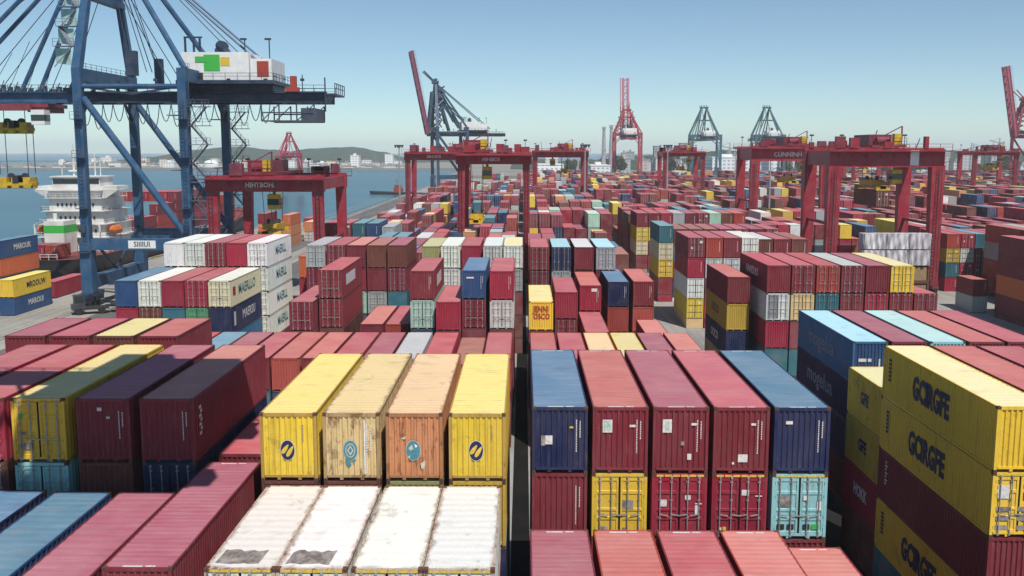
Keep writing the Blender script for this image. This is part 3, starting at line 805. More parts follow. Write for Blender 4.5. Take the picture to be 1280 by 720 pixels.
for x in (-76.5, -72.5, -67.6, -56.6, -52.6, -44.3, -62.05):
    y = -50
    while y < 520:
        if x != -62.05: b.add([(x-.14,y,.008),(x+.14,y,.008),(x+.14,y+19.9,.008),(x-.14,y+19.9,.008)], [(0,1,2,3)]); y += 20
        else: b.add([(x-.1,y,.008),(x+.1,y,.008),(x+.1,y+4,.008),(x-.1,y+4,.008)], [(0,1,2,3)]); y += 10
for x in (16.6, 19.9, 22.0, 43.2, 53.2, 73.4):
    for y in range(-20, 620, 20): b.add([(x-.1,y,.008),(x+.1,y,.008),(x+.1,y+19.9,.008),(x-.1,y+19.9,.008)], [(0,1,2,3)])
struct(b.build('lane_markings', [LINE]))
# crane rails let into the quay
b = MB()
for x in (-71.0, -70.0, -54.5, -53.5): b.box(x - .05, x + .05, -60, 640, .004, .03)
struct(b.build('quay_rails', [RUSTY]))
# kerb along the quay edge
b = MB(); b.box(-87.45, -86.9, -60, 330, 0.002, .35); b.box(-67.9, -67.4, 370, 890, .002, .35)
struct(b.build('quay_kerb', [CONC]))

m, n, b_ = new_mat('sea_water')
v, _ = obj_vec(n, False)
c = mix(n, ramp(n, noise(n, mapping(n, v, (.004, .012, 1)), 1.0, 4), .4, .62), (.022, .095, .135), (.035, .125, .165))
n.links.new(c, b_.inputs['Base Color']); b_.inputs['Roughness'].default_value = .28; b_.inputs['IOR'].default_value = 1.33
bp = nd(n, 'ShaderNodeBump'); bp.inputs['Strength'].default_value = .5; bp.inputs['Distance'].default_value = .4
n.links.new(noise(n, mapping(n, v, (.35, .55, 1)), 1.0, 4), bp.inputs['Height']); n.links.new(bp.outputs[0], b_.inputs['Normal'])
struct(MB().add([(-6000,-600,-2.8),(6000,-600,-2.8),(6000,9000,-2.8),(-6000,9000,-2.8)], [(0,1,2,3)]).build('sea', [m]))

m, n, b_ = new_mat('wooded_hillside')
v, _ = obj_vec(n, False)
c = mix(n, ramp(n, noise(n, v, .03, 8, .65), .35, .68), (.03, .055, .04), (.075, .105, .075))
n.links.new(c, b_.inputs['Base Color']); b_.inputs['Roughness'].default_value = .95; b_.inputs['Specular IOR Level'].default_value = .1
bp = nd(n, 'ShaderNodeBump'); bp.inputs['Strength'].default_value = 1.0; bp.inputs['Distance'].default_value = 6
n.links.new(noise(n, v, .06, 6, .7), bp.inputs['Height']); n.links.new(bp.outputs[0], b_.inputs['Normal'])
HILL = m
SHORE = plain('shore_ground', (.26, .25, .22), .9, .5, .02)
def ridge(name, Y, crest, depth, mat, base=-1.0, step=14, rough=3.0, seed=1):
    """a ridge whose skyline passes through (x, z) points, with real depth front and back"""
    rr = random.Random(seed)
    xs = []; x = crest[0][0]
    while x < crest[-1][0]: xs.append(x); x += step
    prof = [1.0 - (abs(j)/6)**1.6 for j in range(-6, 7)]
    vs = []
    ph = [rr.uniform(0, 6.28) for _ in range(8)]
    for i, x in enumerate(xs):
        for a, c_ in zip(crest, crest[1:]):
            if a[0] <= x <= c_[0]:
                t = (x - a[0])/(c_[0] - a[0]); t = t*t*(3 - 2*t); z = a[1] + (c_[1] - a[1])*t; break
        for j, p in enumerate(prof):
            w_ = .08*(z - base)*sum(math.sin(x*.011*(k+1) + j*.9*(k % 3) + ph[k]) for k in range(5))*(1 - p if p < .95 else 0)
            vs.append((x, Y + (j - 6)/6*depth + (0 if p > .99 else rr.uniform(-8, 8)), base + (z - base)*max(0, p) + w_ + rr.uniform(-.5, .5)*rough*p))
    fs = [(i*13 + j, (i+1)*13 + j, (i+1)*13 + j + 1, i*13 + j + 1) for i in range(len(xs)-1) for j in range(12)]
    o = MB().add(vs, fs).build(name, [mat]); o.data.shade_smooth()
    return struct(o)
def X(u, Y): return (u - 654)/1240*Y
def Z(v, Y): return CAMZ + (188 - v)/1240*Y
def crest(Y, pts): return [(X(u, Y), Z(v, Y)) for u, v in pts]
ridge('hills', 2300, crest(2300, [(-140,204),(0,204),(90,205),(150,201),(205,196),(250,187),(300,183),(340,187),(362,189),(400,185),(445,184),(475,189),(505,197),(560,200),(650,200),(700,197)]), 320, HILL, -2, 12, 2.5, 2)
ridge('wooded_shore_hills', 1500, crest(1500, [(640,203),(690,201),(740,200),(780,194),(810,195),(850,193),(905,188),(950,190),(1000,193),(1080,196),(1150,192),(1185,189),(1230,192),(1300,189),(1400,192),(1600,196)]), 240, HILL, -2, 9, 4, 5)
struct(MB().box(X(-160,1440), X(640,1440), 1425, 2650, -8, .2).build('far_shore', [SHORE]))
struct(MB().box(X(560,1000), X(1700,1000), 985, 1900, -8, .3).build('opposite_shore', [SHORE]))

# ------------------------------------------------------------------ far buildings
m, n, b_ = new_mat('far_facade')
v, oi = obj_vec(n, False)
oi = nd(n, 'ShaderNodeObjectInfo')
bt = nd(n, 'ShaderNodeTexBrick'); bt.offset = 0; bt.inputs['Scale'].default_value = 1; bt.inputs['Brick Width'].default_value = 4.2; bt.inputs['Row Height'].default_value = 3.4; bt.inputs['Mortar Size'].default_value = 1.0; bt.inputs['Mortar Smooth'].default_value = 0
sx = nd(n, 'ShaderNodeSeparateXYZ'); n.links.new(v, sx.inputs[0]); cx = nd(n, 'ShaderNodeCombineXYZ')
n.links.new(mth(n, 'ADD', sx.outputs[0], sx.outputs[1]), cx.inputs[0]); n.links.new(sx.outputs[2], cx.inputs[1]); n.links.new(cx.outputs[0], bt.inputs['Vector'])
geo_ = nd(n, 'ShaderNodeNewGeometry'); sn = nd(n, 'ShaderNodeSeparateXYZ'); n.links.new(geo_.outputs['Normal'], sn.inputs[0])
wall = mth(n, 'LESS_THAN', mth(n, 'ABSOLUTE', sn.outputs[2]), .3)
win = mth(n, 'MULTIPLY', mth(n, 'SUBTRACT', 1.0, bt.outputs['Fac']), wall)
c = mix(n, mth(n, 'MULTIPLY', win, .62), oi.outputs['Color'], (.07, .085, .10))
n.links.new(c, b_.inputs['Base Color']); b_.inputs['Roughness'].default_value = .7
FACADE = m
rb_ = random.Random(21)
def building(u0, u1, vt, Y, col, name, label, cat, group=None, D=None, roof=None, base=0.2):
    x0, x1, h = X(u0, Y), X(u1, Y), Z(vt, Y) - base
    D = D or min(60, (x1 - x0)*.8 + 6); r = empty(name, ((x0+x1)/2, Y, base)); hw = (x1 - x0)/2
    MB().box(-hw, hw, 0, D, 0, h).build('wall', [FACADE], r, col)
    rm = WHITE if roof is None else roof
    bb_ = MB(); bb_.box(-hw - .4, hw + .4, -.4, D + .4, h + .002, h + .8)
    if rb_.random() < .7: bb_.box(-hw*.4, hw*.2, D*.3, D*.6, h + .8, h + 3.4)
    bb_.build('roof', [rm], r)
    return tag(r, label, cat, group)
GREYR = plain('grey_roofing', (.30, .30, .30), .8, .4, .1); REDR = plain('terracotta_roofing', (.36, .15, .10), .8, .4, .1)
for i in range(74):
    u = rb_.uniform(60, 512); wd = rb_.uniform(5, 17); Y = rb_.uniform(1460, 1900)
    building(u, u + wd, rb_.uniform(200.5, 206.5) - (5 if rb_.random() < .12 else 0), Y, rb_.choice([(.72,.72,.70), (.62,.62,.60), (.66,.60,.52), (.5,.52,.55), (.74,.72,.68)]), 'harbour_building',
             'small pale block of the town on the far shore below the hills', 'building', 'town buildings on the far shore', roof=rb_.choice([WHITE, GREYR, GREYR, REDR]))
for i in range(22):
    u = rb_.uniform(-60, 130) if i < 10 else rb_.uniform(430, 510); Y = rb_.uniform(1440, 1500)
    building(u, u + rb_.uniform(8, 20), rb_.uniform(206, 208.5), Y, (.62, .62, .6), 'waterside_shed', 'low pale shed lining the far waterfront', 'building', 'sheds along the far waterfront', roof=GREYR)
building(439, 450, 194.5, 1520, (.78,.78,.77), 'tower_block', 'tall white slab standing out above the far shore town', 'building')
building(482, 492, 193, 1520, (.78,.78,.77), 'tower_block', 'slim white tower at the right end of the far town', 'building')
building(205, 219, 203, 1470, (.76,.77,.78), 'storage_hall', 'white hall beside the quay crane legs on the far shore', 'building')
# domed tank
r = empty('gas_tank', (X(260, 1480), 1500, .2))
bq = MB(); bq.tube([(0,0,0),(0,0,4)], 11.5, 24); bq.build('tank_wall', [WHITE], r)
bq = MB(); rings = [(11.5*math.cos(t*math.pi/12), 4 + 7*math.sin(t*math.pi/12)) for t in range(6)]
bq.tube([(0,0,z) for q, z in rings], [q for q, z in rings], 24); bq.build('dome', [WHITE], r)
tag(r, 'white domed storage tank on the far shore', 'tank')
# right hand side: sheds, towers
building(669, 704, 206, 905, (.76,.77,.77), 'warehouse', 'big windowless white warehouse left of the red boom-up crane', 'warehouse', D=60)
building(738, 762, 207, 930, (.72,.73,.74), 'warehouse', 'white warehouse just behind the legs of the red boom-up crane', 'warehouse', D=60)
building(888, 934, 197, 945, (.72,.74,.75), 'office_block', 'wide white block between the two blue far cranes', 'building', D=40)
building(958, 972, 199, 950, (.70,.72,.75), 'office_block', 'narrow pale office block behind the far right blue crane', 'building', D=30)
for i in range(84):
    u = rb_.uniform(640, 1300); wd = rb_.uniform(5, 16); Y = rb_.uniform(1010, 1260)
    building(u, u + wd, rb_.choice((rb_.uniform(191, 200), rb_.uniform(199, 211))), Y, rb_.choice([(.40,.42,.44), (.52,.53,.54), (.34,.36,.38), (.6,.6,.6), (.45,.40,.38)]), 'port_building', 'grey port building in the haze beyond the containers', 'building', 'port buildings beyond the containers', roof=GREYR)
for u, vt in ((816, 183), (830, 185), (848, 179.5), (856, 181), (783, 190), (1172, 189)):
    building(u, u + 8.5, vt, 1400, (.30,.33,.36), 'apartment_tower', 'grey apartment tower on the wooded ridge behind the far cranes', 'building', 'apartment towers on the ridge', D=16, roof=GREYR, base=2)
m_ = plain('chimney_paint', (.35,.33,.36), .8, .3, .3)
for u, vt, lab in ((753.5, 162, 'slim leaning-topped mast left of the red boom-up crane'), (762.5, 160, 'slightly thicker dark mast touching the red boom-up crane')):
    Y = 980; r = empty('harbour_crane_mast', (X(u, Y), Y, .3)); h = Z(vt, Y)
    MB().tube([(0,0,0),(0,0,h)], [2.6, 1.3], 8).build('mast', [m_], r); MB().box(-2.2, 2.2, -2, 2, h*.55, h*.55 + 1.4).box(-1.8, 1.8, -1.8, 1.8, h - .5, h + 2).build('platform', [m_], r)
    tag(r, lab, 'mast')

for u, vt, arm in ((722, 190, 9), (909, 184, -12), (1062, 182, 14), (1206, 184, 11), (1240, 178, -10)):
    Y = 1005; r = empty('tower_crane', (X(u, Y), Y, .3)); h = Z(vt, Y)
    MB().beam((0,0,0), (0,0,h), 1.6).build('tower', [m_], r); MB().beam((-arm*.35, 0, h - 2), (arm, 0, h + 1.5), 1.0).beam((0, 0, h), (0, 0, h + 4), .8).beam((0, 0, h + 4), (arm*.8, 0, h + 1), .3).build('jib', [m_], r)
    tag(r, 'small hazy tower crane on the skyline beyond the containers', 'crane', 'tower cranes on the skyline')
# ------------------------------------------------------------------ trees on the opposite shore
LEAF = plain('tree_leaves', (.05, .075, .03), .9, .5, .4, spec=.1); BARK = plain('tree_bark', (.10, .075, .055), .9, .3, 2)
def crown_mesh(seed):
    rr = random.Random(seed); b = MB()
    for k in range(420):
        while True:
            p = Vector((rr.uniform(-1,1), rr.uniform(-1,1), rr.uniform(-1,1)))
            if .35 < p.length < 1 + .25*math.sin(5*p.x + 3*p.z + seed): break
        c_ = Vector((p.x*5.2, p.y*5.2, 8 + p.z*4.2)); a = Vector((rr.gauss(0,1), rr.gauss(0,1), rr.gauss(0,1))).normalized()*.9; q = a.orthogonal()*rr.uniform(.6, 1)
        b.add([c_ - a, c_ + q, c_ + a, c_ - q], [(0,1,2,3)])
    return b.mesh('tree_crown', [LEAF])
cm_ = [crown_mesh(i) for i in range(3)]
tk = MB(); tk.tube([(0,0,0),(.2,0,3),(0,.2,8)], [.5,.38,.15], 7)
for a in range(4): tk.tube([(0,0,4+a*.6),(2.6*math.cos(a*1.7),2.6*math.sin(a*1.7),7+a*.5)], [.2,.07], 5)
tk = tk.mesh('tree_trunk', [BARK])
for i in range(34):
    Y = rb_.uniform(1000, 1060); r = empty('broadleaf_tree', (X(rb_.uniform(700, 1270), Y), Y, .3), rb_.uniform(0, 6)); k = rb_.uniform(.9, 1.6); r.scale = (k, k, k)
    put(cm_[i % 3], 'crown', r); put(tk, 'trunk', r)
    tag(r, 'dark green tree among the buildings beyond the containers', 'tree', 'trees beyond the containers')

# ------------------------------------------------------------------ yard gantry cranes
RED = (.29, .016, .034); REDD = (.19, .013, .032)
def gantry(loc, span, wb, ztop, zbot, label, col=RED, word='HIHTBOHI', leg=1.7, trolley=.5, spreader_z=None, detail=True, plaque=False, cab_side=1):
    """rubber tyred gantry: x across the block, y along it"""
    r = empty('yard_gantry_crane', loc)
    for x in (0, span):
        for y in (0, wb):
            bq = MB(); s_ = 1 if x == 0 else -1
            bq.beam((x, y, 2.3), (x + s_*.15, y, zbot + .2), leg*.8, leg*.62, 0, leg*1.0, leg*.8); bq.build('leg', [CRANE], r, col)
        bq = MB(); bq.box(x - .7, x + .7, -1.6, wb + 1.6, 1.5, 2.4); bq.build('sill_beam', [CRANE], r, REDD)
        bq = MB(); bq.beam((x, leg*.3, zbot*.55), (x, wb - leg*.3, zbot*.55), .5, .5); bq.build('tie_beam', [CRANE], r, REDD)
        for y in (-.6, wb + .6):
            bg_ = MB(); bg_.box(x - .55, x + .55, y - 1.7, y + 1.7, 1.0, 1.5); bg_ = bg_.build('bogie', [CRANE], r, REDD)
            for dy in (-1.05, 1.05): MB().wheel((x, y + dy, .8), .8, .55, 'x', 16).build('wheel', [RUBBER], bg_)
        bq = MB(); bq.box(x - .6, x + .6, 0, wb, zbot + .25, ztop - .25); bq.build('end_tie', [CRANE], r, col)
    for i, y in enumerate((0, wb)):
        bq = MB(); bq.box(-.9, span + .9, y - .75, y + .75, zbot, ztop); bq.box(-.9, span + .9, y - .3, y + .3, ztop, ztop + .25); gr = bq.build('girder', [CRANE], r, col)
        bq = MB(); bq.box(-1.5, span + 1.5, y + (-2.3 if i == 0 else .78), y + (-.78 if i == 0 else 2.1), ztop - .4, ztop - .25)
        yy = y - 2.25 if i == 0 else y + 2.05
        for k in range(int(span/2.4)): bq.beam((.6 + 2.4*k, y - .75 if i == 0 else y + .75, ztop - 1.4), (.6 + 2.4*k, yy, ztop - .4), .1)
        bq.rail((-1.5, yy, ztop - .25), (span + 1.5, yy, ztop - .25), 1.15, 2.0, .07); bq.build('walkway', [CRANE], gr, REDD)
        if i == 0:
            lettering(word, (ztop - zbot)*.46, MARKW, '-y', (span*.46, y - .756, (ztop + zbot)/2 - .1), gr, .03, .95)
            if plaque: MB().box(span*.72, span*.72 + 1.5, y - .79, y - .752, zbot + .3, ztop - .2).build('plaque', [WHITE], gr)
    # engine house and stair on the sill
    bq = MB(); bq.box(span - .9, span + 1.1, wb*.3, wb*.7, 2.5, 5.2); bq.build('engine_house', [CRANE], r, REDD)
    rr = random.Random(int(span*100 + loc[0]*7))
    for k in range(9):
        x = rr.uniform(-.3, span - 1.2); yq = rr.choice((wb, wb, 0)); h_ = rr.uniform(.7, 2.0)
        MB().box(x, x + rr.uniform(.6, 2.2), yq - .55, yq + .5, ztop + .26, ztop + .26 + h_).build('electrical_box', [CRANE], r, rr.choice((REDD, col, (.16, .03, .05))))
    for x in (.3, span*.33, span*.66, span - .3):
        bq = MB(); bq.beam((x, wb, ztop + .2), (x, wb, ztop + 2.6), .1); bq.box(x - .35, x + .35, wb - .25, wb + .2, ztop + 2.5, ztop + 2.8); bq.build('floodlight', [DARK], r)
    for k in range(3):
        x = rr.uniform(0, span); bq = MB(); bq.beam((x, 0, ztop + .2), (x + rr.uniform(-1.5, 1.5), 0, ztop + rr.uniform(1.5, 3.2)), .12); bq.build('antenna', [DARK], r)
    for x, s_ in ((0, -1), (span, -1)):       # ladder, cable tray and lamp down the front legs
        bq = MB(); yl = -leg*.5 - .25
        for dx in (-.28, .28): bq.beam((x + dx, yl, 2.6), (x + dx, yl, zbot), .09)
        k = 0
        while 2.8 + .7*k < zbot: bq.beam((x - .28, yl, 2.8 + .7*k), (x + .28, yl, 2.8 + .7*k), .06); k += 1
        bq.build('ladder', [DARK], r)
    # trolley
    tx = span*trolley
    t = MB(); t.box(tx - 3, tx + 3, -.4, wb + .4, ztop + .3, ztop + .75); t.box(tx - 2.4, tx + 1.6, wb*.2, wb*.75, ztop + .75, ztop + 2.6)
    for sy in (.15, .85): t.wheel((tx - .3, wb*sy, ztop + 1.5), .75, 2.2, 'x', 14)
    t.rail((tx - 3, -.4, ztop + .75), (tx + 3, -.4, ztop + .75), 1.2, 1.0, .07); t.beam((tx + 2.4, .5, ztop + .7), (tx + 2.4, .5, ztop + 4.0), .22); t.beam((tx + 2.4, .5, ztop + 4), (tx - .6, .5, ztop + 2.4), .16)
    t.beam((tx - 2.8, .2, ztop + .8), (tx - 2.0, .2, ztop + 3.3), .14)
    tr_ = t.build('trolley', [CRANE], r, REDD)
    MB().box(tx + 1.0, tx + 2.2, .0, 1.2, ztop + .8, ztop + 2.7).build('winch_motor', [YEL], tr_)
    cx = tx + 2.2*cab_side
    cb = MB(); cb.box(cx - .9, cx + .9, 1.2, 3.4, zbot - 2.9, zbot - .5); cb.box(cx - .92, cx + .92, 1.17, 3.43, zbot - 2.2, zbot - 1.2, 1); cb.beam((cx, 2.3, zbot - .5), (cx, 2.3, ztop + .4), .5, .5)
    cb.build('cab', [YEL, GLASS], tr_)
    sz = spreader_z if spreader_z else zbot - 5.5
    rp = MB()
    for dx in (-1.6, 1.6):
        for y in (wb*.5 - 2.4, wb*.5 + 2.4): rp.tube([(tx + dx*.8, y, ztop + .4), (tx + dx*.55, y, sz + 1.5)], .05, 4)
    rp.build('hoist_rope', [FIB], r)
    sp_ = MB(); sp_.box(tx - 1.2, tx + 1.2, wb*.5 - 3, wb*.5 + 3, sz + .55, sz + 1.5); sp_.box(tx - .5, tx + .5, wb*.5 - 6, wb*.5 + 6, sz, sz + .5)
    for y in (wb*.5 - 6, wb*.5 + 5.6): sp_.box(tx - 1.22, tx + 1.22, y, y + .4, sz - .25, sz + .5)
    for dx in (-.9, .9): sp_.wheel((tx + dx, wb*.5, sz + 1.7), .5, .35, 'x', 12, 1)
    sp_.build('spreader', [YEL, DARK], r)
    return tag(r, label, 'gantry crane')
gantry((-49.5, 158, 0), 17.0, 20, 21.0, 18.7, 'red yard gantry crane on the left, between quay crane and white reefer stack', word='HIHTBOHI', trolley=.42, spreader_z=11.5)
gantry((-34.8, 300, 0), 17.5, 17, 24.6, 22.3, 'red yard gantry crane standing before the blue crane with raised boom', word='EBHNETE', trolley=.9, leg=1.6)
gantry((-11.9, 190, 0), 12.6, 14, 24.6, 22.6, 'red yard gantry crane lowering a yellow spreader in the middle', word='HIHIBOII', trolley=.22, spreader_z=11.4, leg=1.35)
gantry((4.0, 345, 0), 17.6, 16, 25.0, 22.8, 'red yard gantry crane just right of the central one, yellow cab at its left', word='', trolley=.6, leg=1.6, cab_side=-2)
gantry((56.5, 400, 0), 15.3, 16, 24.6, 22.8, 'small far red gantry crane in front of a blue quay crane', word='', trolley=.5)
gantry((54.4, 176, 0), 18.2, 15, 25.4, 22.3, 'big nearest red gantry crane straddling the right yard', word='', trolley=.52, leg=2.3, plaque=True, spreader_z=18.4)
o = container(54.4 + 18.2*.52 - 1.22, 177.4, 15.2, 'brown', 'd', lod=3); tag(o, 'dark brown container hanging in the air below the big red gantry', 'container')
gantry((57.6, 250, 0), 17.6, 16, 26.0, 22.6, 'red gantry crane directly behind the big nearest one', word='CUNNINH', trolley=.6, leg=2.2)
gantry((184, 410, 0), 17.0, 14, 24.8, 23.2, 'far red gantry crane by itself near the right edge', word='', trolley=.55)
gantry((158, 480, 0), 17.0, 14, 23.2, 21.8, 'small hazy red gantry crane left of the lone right one', word='', trolley=.4)

# ------------------------------------------------------------------ quay cranes
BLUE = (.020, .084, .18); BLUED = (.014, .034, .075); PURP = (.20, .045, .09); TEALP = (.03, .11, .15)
def quay_crane(loc, rz, label, col=BLUE, boomcol=None, raised=False, detail=False, G=16.5, HB=11, zg=33.0, apex=62.5, back=39.5, house=True, cat='quay crane', fat=1.0, hx=(14.5, 29.0), bw=3.0):
    r = empty('quay_crane', loc, rz); boomcol = boomcol or col
    P_ = lambda bq, nm, par=r, c=col, mt=CRANE: bq.build(nm, [mt] if not isinstance(mt, list) else mt, par, c)
    f_ = fat
    for x in (0, G):
        for y in (-HB, HB):
            bq = MB(); bq.beam((x, y, 2.4), (x, y, 10.5), 1.8*f_, 2.0*f_); bq.beam((x, y, 10.5), (x, y, 38), 1.35*f_, 1.35*f_); lg = P_(bq, 'leg')
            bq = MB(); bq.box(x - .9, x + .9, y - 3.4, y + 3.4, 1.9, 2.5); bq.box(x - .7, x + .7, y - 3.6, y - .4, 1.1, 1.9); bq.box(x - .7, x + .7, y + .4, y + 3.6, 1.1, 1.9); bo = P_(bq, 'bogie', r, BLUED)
            if detail:
                for dy in (-3, -1.2, 1.2, 3): MB().wheel((x, y + dy, .5), .48, .5, 'x', 14).build('wheel', [DARK], bo)
        bq = MB(); bq.box(x - .75, x + .75, -HB + .8, HB - .8, 3.2, 5.0); P_(bq, 'sill_beam')
        bq = MB(); bq.box(x - .8, x + .8, -HB + .8, HB - .8, 35.9, 38.0)
        if detail: bq.rail((x - .75, -HB + 1, 38), (x - .75, HB - 1, 38), 1.1, 2, .06)
        P_(bq, 'cross_beam')
    for y in (-HB, HB):
        bq = MB(); bq.box(.9, G - .8, y - .8, y + .8, 9.4, 11.2); pb = P_(bq, 'portal_beam')
        if y < 0 and detail:
            bq = MB(); bq.box(G*.42, G*.42 + 4.4, y - .84, y - .802, 9.7, 10.95); pq = bq.build('name_board', [WHITE], pb)
            lettering('SIIIIUI', 1.15, NAVYM, '-y', (G*.42 + 2.2, y - .85, 10.32), pb, .02, .95)
            bq = MB(); bq.rail((1, y - .8, 11.2), (G - 1, y - .8, 11.2), 1.1, 1.6, .06); P_(bq, 'handrail', pb, BLUED)
        bq = MB(); bq.tube([(.4, y, 35.2), (G - .6, y, 35.2)], .38*f_, 8); P_(bq, 'top_tie')
        bq = MB(); bq.tube([(.7, y, 33.4), (G - .5, y, 11.8)], .55*f_, 10); P_(bq, 'diagonal_brace')
    # girders with rails and walkways
    bq = MB()
    for y in (-3.4, 3.4): bq.box(-4, back, y - .6, y + .6, zg, zg + 1.8)
    for x in range(0, int(back), 6): bq.box(x, x + .5, -2.8, 2.8, zg + .3, zg + 1.1)
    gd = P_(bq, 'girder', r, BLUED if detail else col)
    bq = MB()
    for y in (-4.8, 4.8):
        bq.box(-4, back, min(y, y*.85), max(y, y*.85), zg + 1.5, zg + 1.6); bq.rail((-4, y, zg + 1.6), (back, y, zg + 1.6), 1.15, 1.8, .07)
    for x in range(-2, int(back) + 1, 6): bq.beam((x, -4.8, zg + 1.6), (x, -4.8, zg + 3.6 + (x % 4)*.4), .14); bq.box(x - .3, x + .3, -5, -4.6, zg + 3.4, zg + 3.8)
    P_(bq, 'walkway', gd, BLUED)
    # boom, hinged at the seaside legs
    bq = MB(); n0 = len(bq.v)
    BL = 46
    for y in (-bw, bw):
        bq.box(-BL - 4, -4.1, y - (.8 if raised else .55), y + (.8 if raised else .55), zg, zg + (2.1 if raised else 1.8))
    for x in range(-BL - 3, -5, 5): bq.box(x, x + .5, -bw + .5, bw - .5, zg + .4, zg + 1.3); bq.beam((x, -bw + .5, zg + .8), (x + 5, bw - .5, zg + .8), .25)
    for y in (-bw - 1.2, bw + 1.2): bq.rail((-BL - 4, y, zg + 1.7), (-4.5, y, zg + 1.7), 1.15, 2.4, .08)
    bq.box(-BL - 4, -4.5, -4.2, -3.5, zg + 1.6, zg + 1.7)
    ang = R(79) if raised else 0
    hinge = Vector((-4.0, 0, zg + 1.0))
    if raised:
        M = Matrix.Translation(hinge) @ Matrix.Rotation(ang, 4, 'Y') @ Matrix.Translation(-hinge)
        bq.v = [tuple(M @ Vector(p)) for p in bq.v]
    bm_ = P_(bq, 'boom', r, boomcol)
    # A-frame over the seaside legs
    ax = .6
    for y in (-1, 1):
        bq = MB(); bq.beam((0, y*HB, 37.8), (ax, y*2.0, apex), 1.35*f_, 1.25*f_, 0, .95*f_, .95*f_); P_(bq, 'mast')
        bq = MB(); bq.tube([(G, y*9.5, 38), (ax + .4, y*1.9, apex - .4)], .45*f_, 8); P_(bq, 'backstay')
        bq = MB(); bq.tube([(ax, y*1.6, apex - .2), (back*.78, y*3.4, zg + 4.2)], .2*f_, 6); P_(bq, 'rear_stay')
    bq = MB(); bq.box(ax - 1.6, ax + 1.6, -3.4, 3.4, apex - .6, apex + .7); bq.rail((ax - 1.5, -3.3, apex + .7), (ax + 1.5, -3.3, apex + .7), 1.2, 1, .08)
    for y in (-2, 0, 2): bq.wheel((ax, y, apex + 1.3), .9, .4, 'y', 12)
    bq.box(ax - .8, ax + .8, -6.2, 6.2, 49.2, 50.2); P_(bq, 'mast_head')
    for y in (-1, 1):
        for xb in ((-13, -28, -45) if not raised else ()):
            bq = MB(); bq.tube([(ax, y*1.8, apex - .3), (xb, y*3.0, zg + 1.8)], .36*f_ if xb > -44 else .3*f_, 6); P_(bq, 'forestay')
        if raised:
            bq = MB(); bq.tube([(ax, y*1.8, apex - .3), (-6.0, y*3.0, apex + 6)], .3*f_, 6); P_(bq, 'forestay')
            for k_ in range(3): q = MB(); q.tube([(ax + .5, y*(2 + k_), apex - 1 - 3*k_), (6 + 5*k_, y*3.4, 40 + k_)], .3*f_, 6); P_(q, 'mast_brace')
    if house:
        hx0, hx1 = hx
        bq = MB(); bq.box(hx0 - .8, hx1 + .6, -6.0, 6.0, zg + 2.9, zg + 3.5); bq.box(hx0, hx1, -4.2, 4.2, zg + 1.8, zg + 2.9); P_(bq, 'house_platform', r, BLUED)
        bq = MB(); bq.box(hx0, hx1 - 3.6, -5, 5, zg + 3.5, zg + 8.0); bq.box(hx1 - 3.5, hx1, -4.5, 4.5, zg + 3.5, zg + 7.0)
        hs = bq.build('machinery_house', [WHITE], r)
        if detail:
            MB().box(hx0 + 3.6, hx0 + 6.2, -5.06, -5.002, zg + 5.0, zg + 7.6).build('green_panel', [GREENM], hs)
            MB().box(hx0 + 2.2, hx0 + 4.4, -5.09, -5.062, zg + 6.4, zg + 7.3).build('green_panel', [GREENM], hs)
            MB().box(hx0 + 6.3, hx0 + 7.8, -5.05, -5.002, zg + 5.8, zg + 7.2).build('pale_panel', [YELM], hs)
            MB().box(hx1 - 2.4, hx1 - .5, -4.56, -4.502, zg + 4.1, zg + 6.6).build('red_panel', [REDM], hs)
            MB().box(hx0 + .4, hx0 + 3.4, -5.5, -5.02, zg + 3.6, zg + 4.7).build('dark_vent', [DARK], hs)
        bq = MB()
        for x in (hx0 + .2, hx0 + 1.6, hx0 + 2.6): bq.beam((x, -3.5, zg + 8), (x, -3.5, zg + 10.6), .3)
        bq.beam((hx0, -3.5, zg + 10.5), (hx0 + 3, -3.5, zg + 10.5), .25); bq.wheel((hx0 + 5.2, 0, zg + 9.4), .9, 1.6, 'y', 12); bq.box(hx0 + 4.2, hx0 + 6.2, -.9, .9, zg + 8.0, zg + 9)
        for x in (hx1 - 4.4, hx1 - .4): bq.beam((x, -4, zg + 6.9), (x, -4, zg + 10.2), .16); bq.box(x - .7, x + .3, -4.2, -3.8, zg + 10.0, zg + 10.3)
        bq.rail((hx0 - .6, -5.9, zg + 3.5), (hx1 + .6, -5.9, zg + 3.5), 1.1, 1.8, .07); bq.rail((hx1 + .6, -5.9, zg + 3.5), (hx1 + .6, 5.9, zg + 3.5), 1.1, 1.8, .07)
        P_(bq, 'roof_gear', r, BLUED)
    bq = MB()          # bracing between girders and in the portal, seen as lattice
    for x in range(0, int(back) - 4, 4): bq.beam((x, -3.3, zg + 1.2), (x + 4, 3.3, zg + 1.2), .22*f_); bq.beam((x, 3.3, zg + .4), (x + 4, -3.3, zg + .4), .22*f_)
    for y in (-HB, HB):
        bq.beam((0, y, 35.2), (G*.5, y, zg + 1), .3*f_); bq.beam((G, y, 35.2), (G*.5, y, zg + 1), .3*f_)
    for x in (0, G):
        bq.beam((x, -HB, 12), (x, 0, 5.2), .35*f_); bq.beam((x, HB, 12), (x, 0, 5.2), .35*f_)
        bq.beam((x, -HB, 30), (x, -4, 36), .4*f_); bq.beam((x, HB, 30), (x, 4, 36), .4*f_)
    P_(bq, 'lattice', r, BLUED if detail else col)
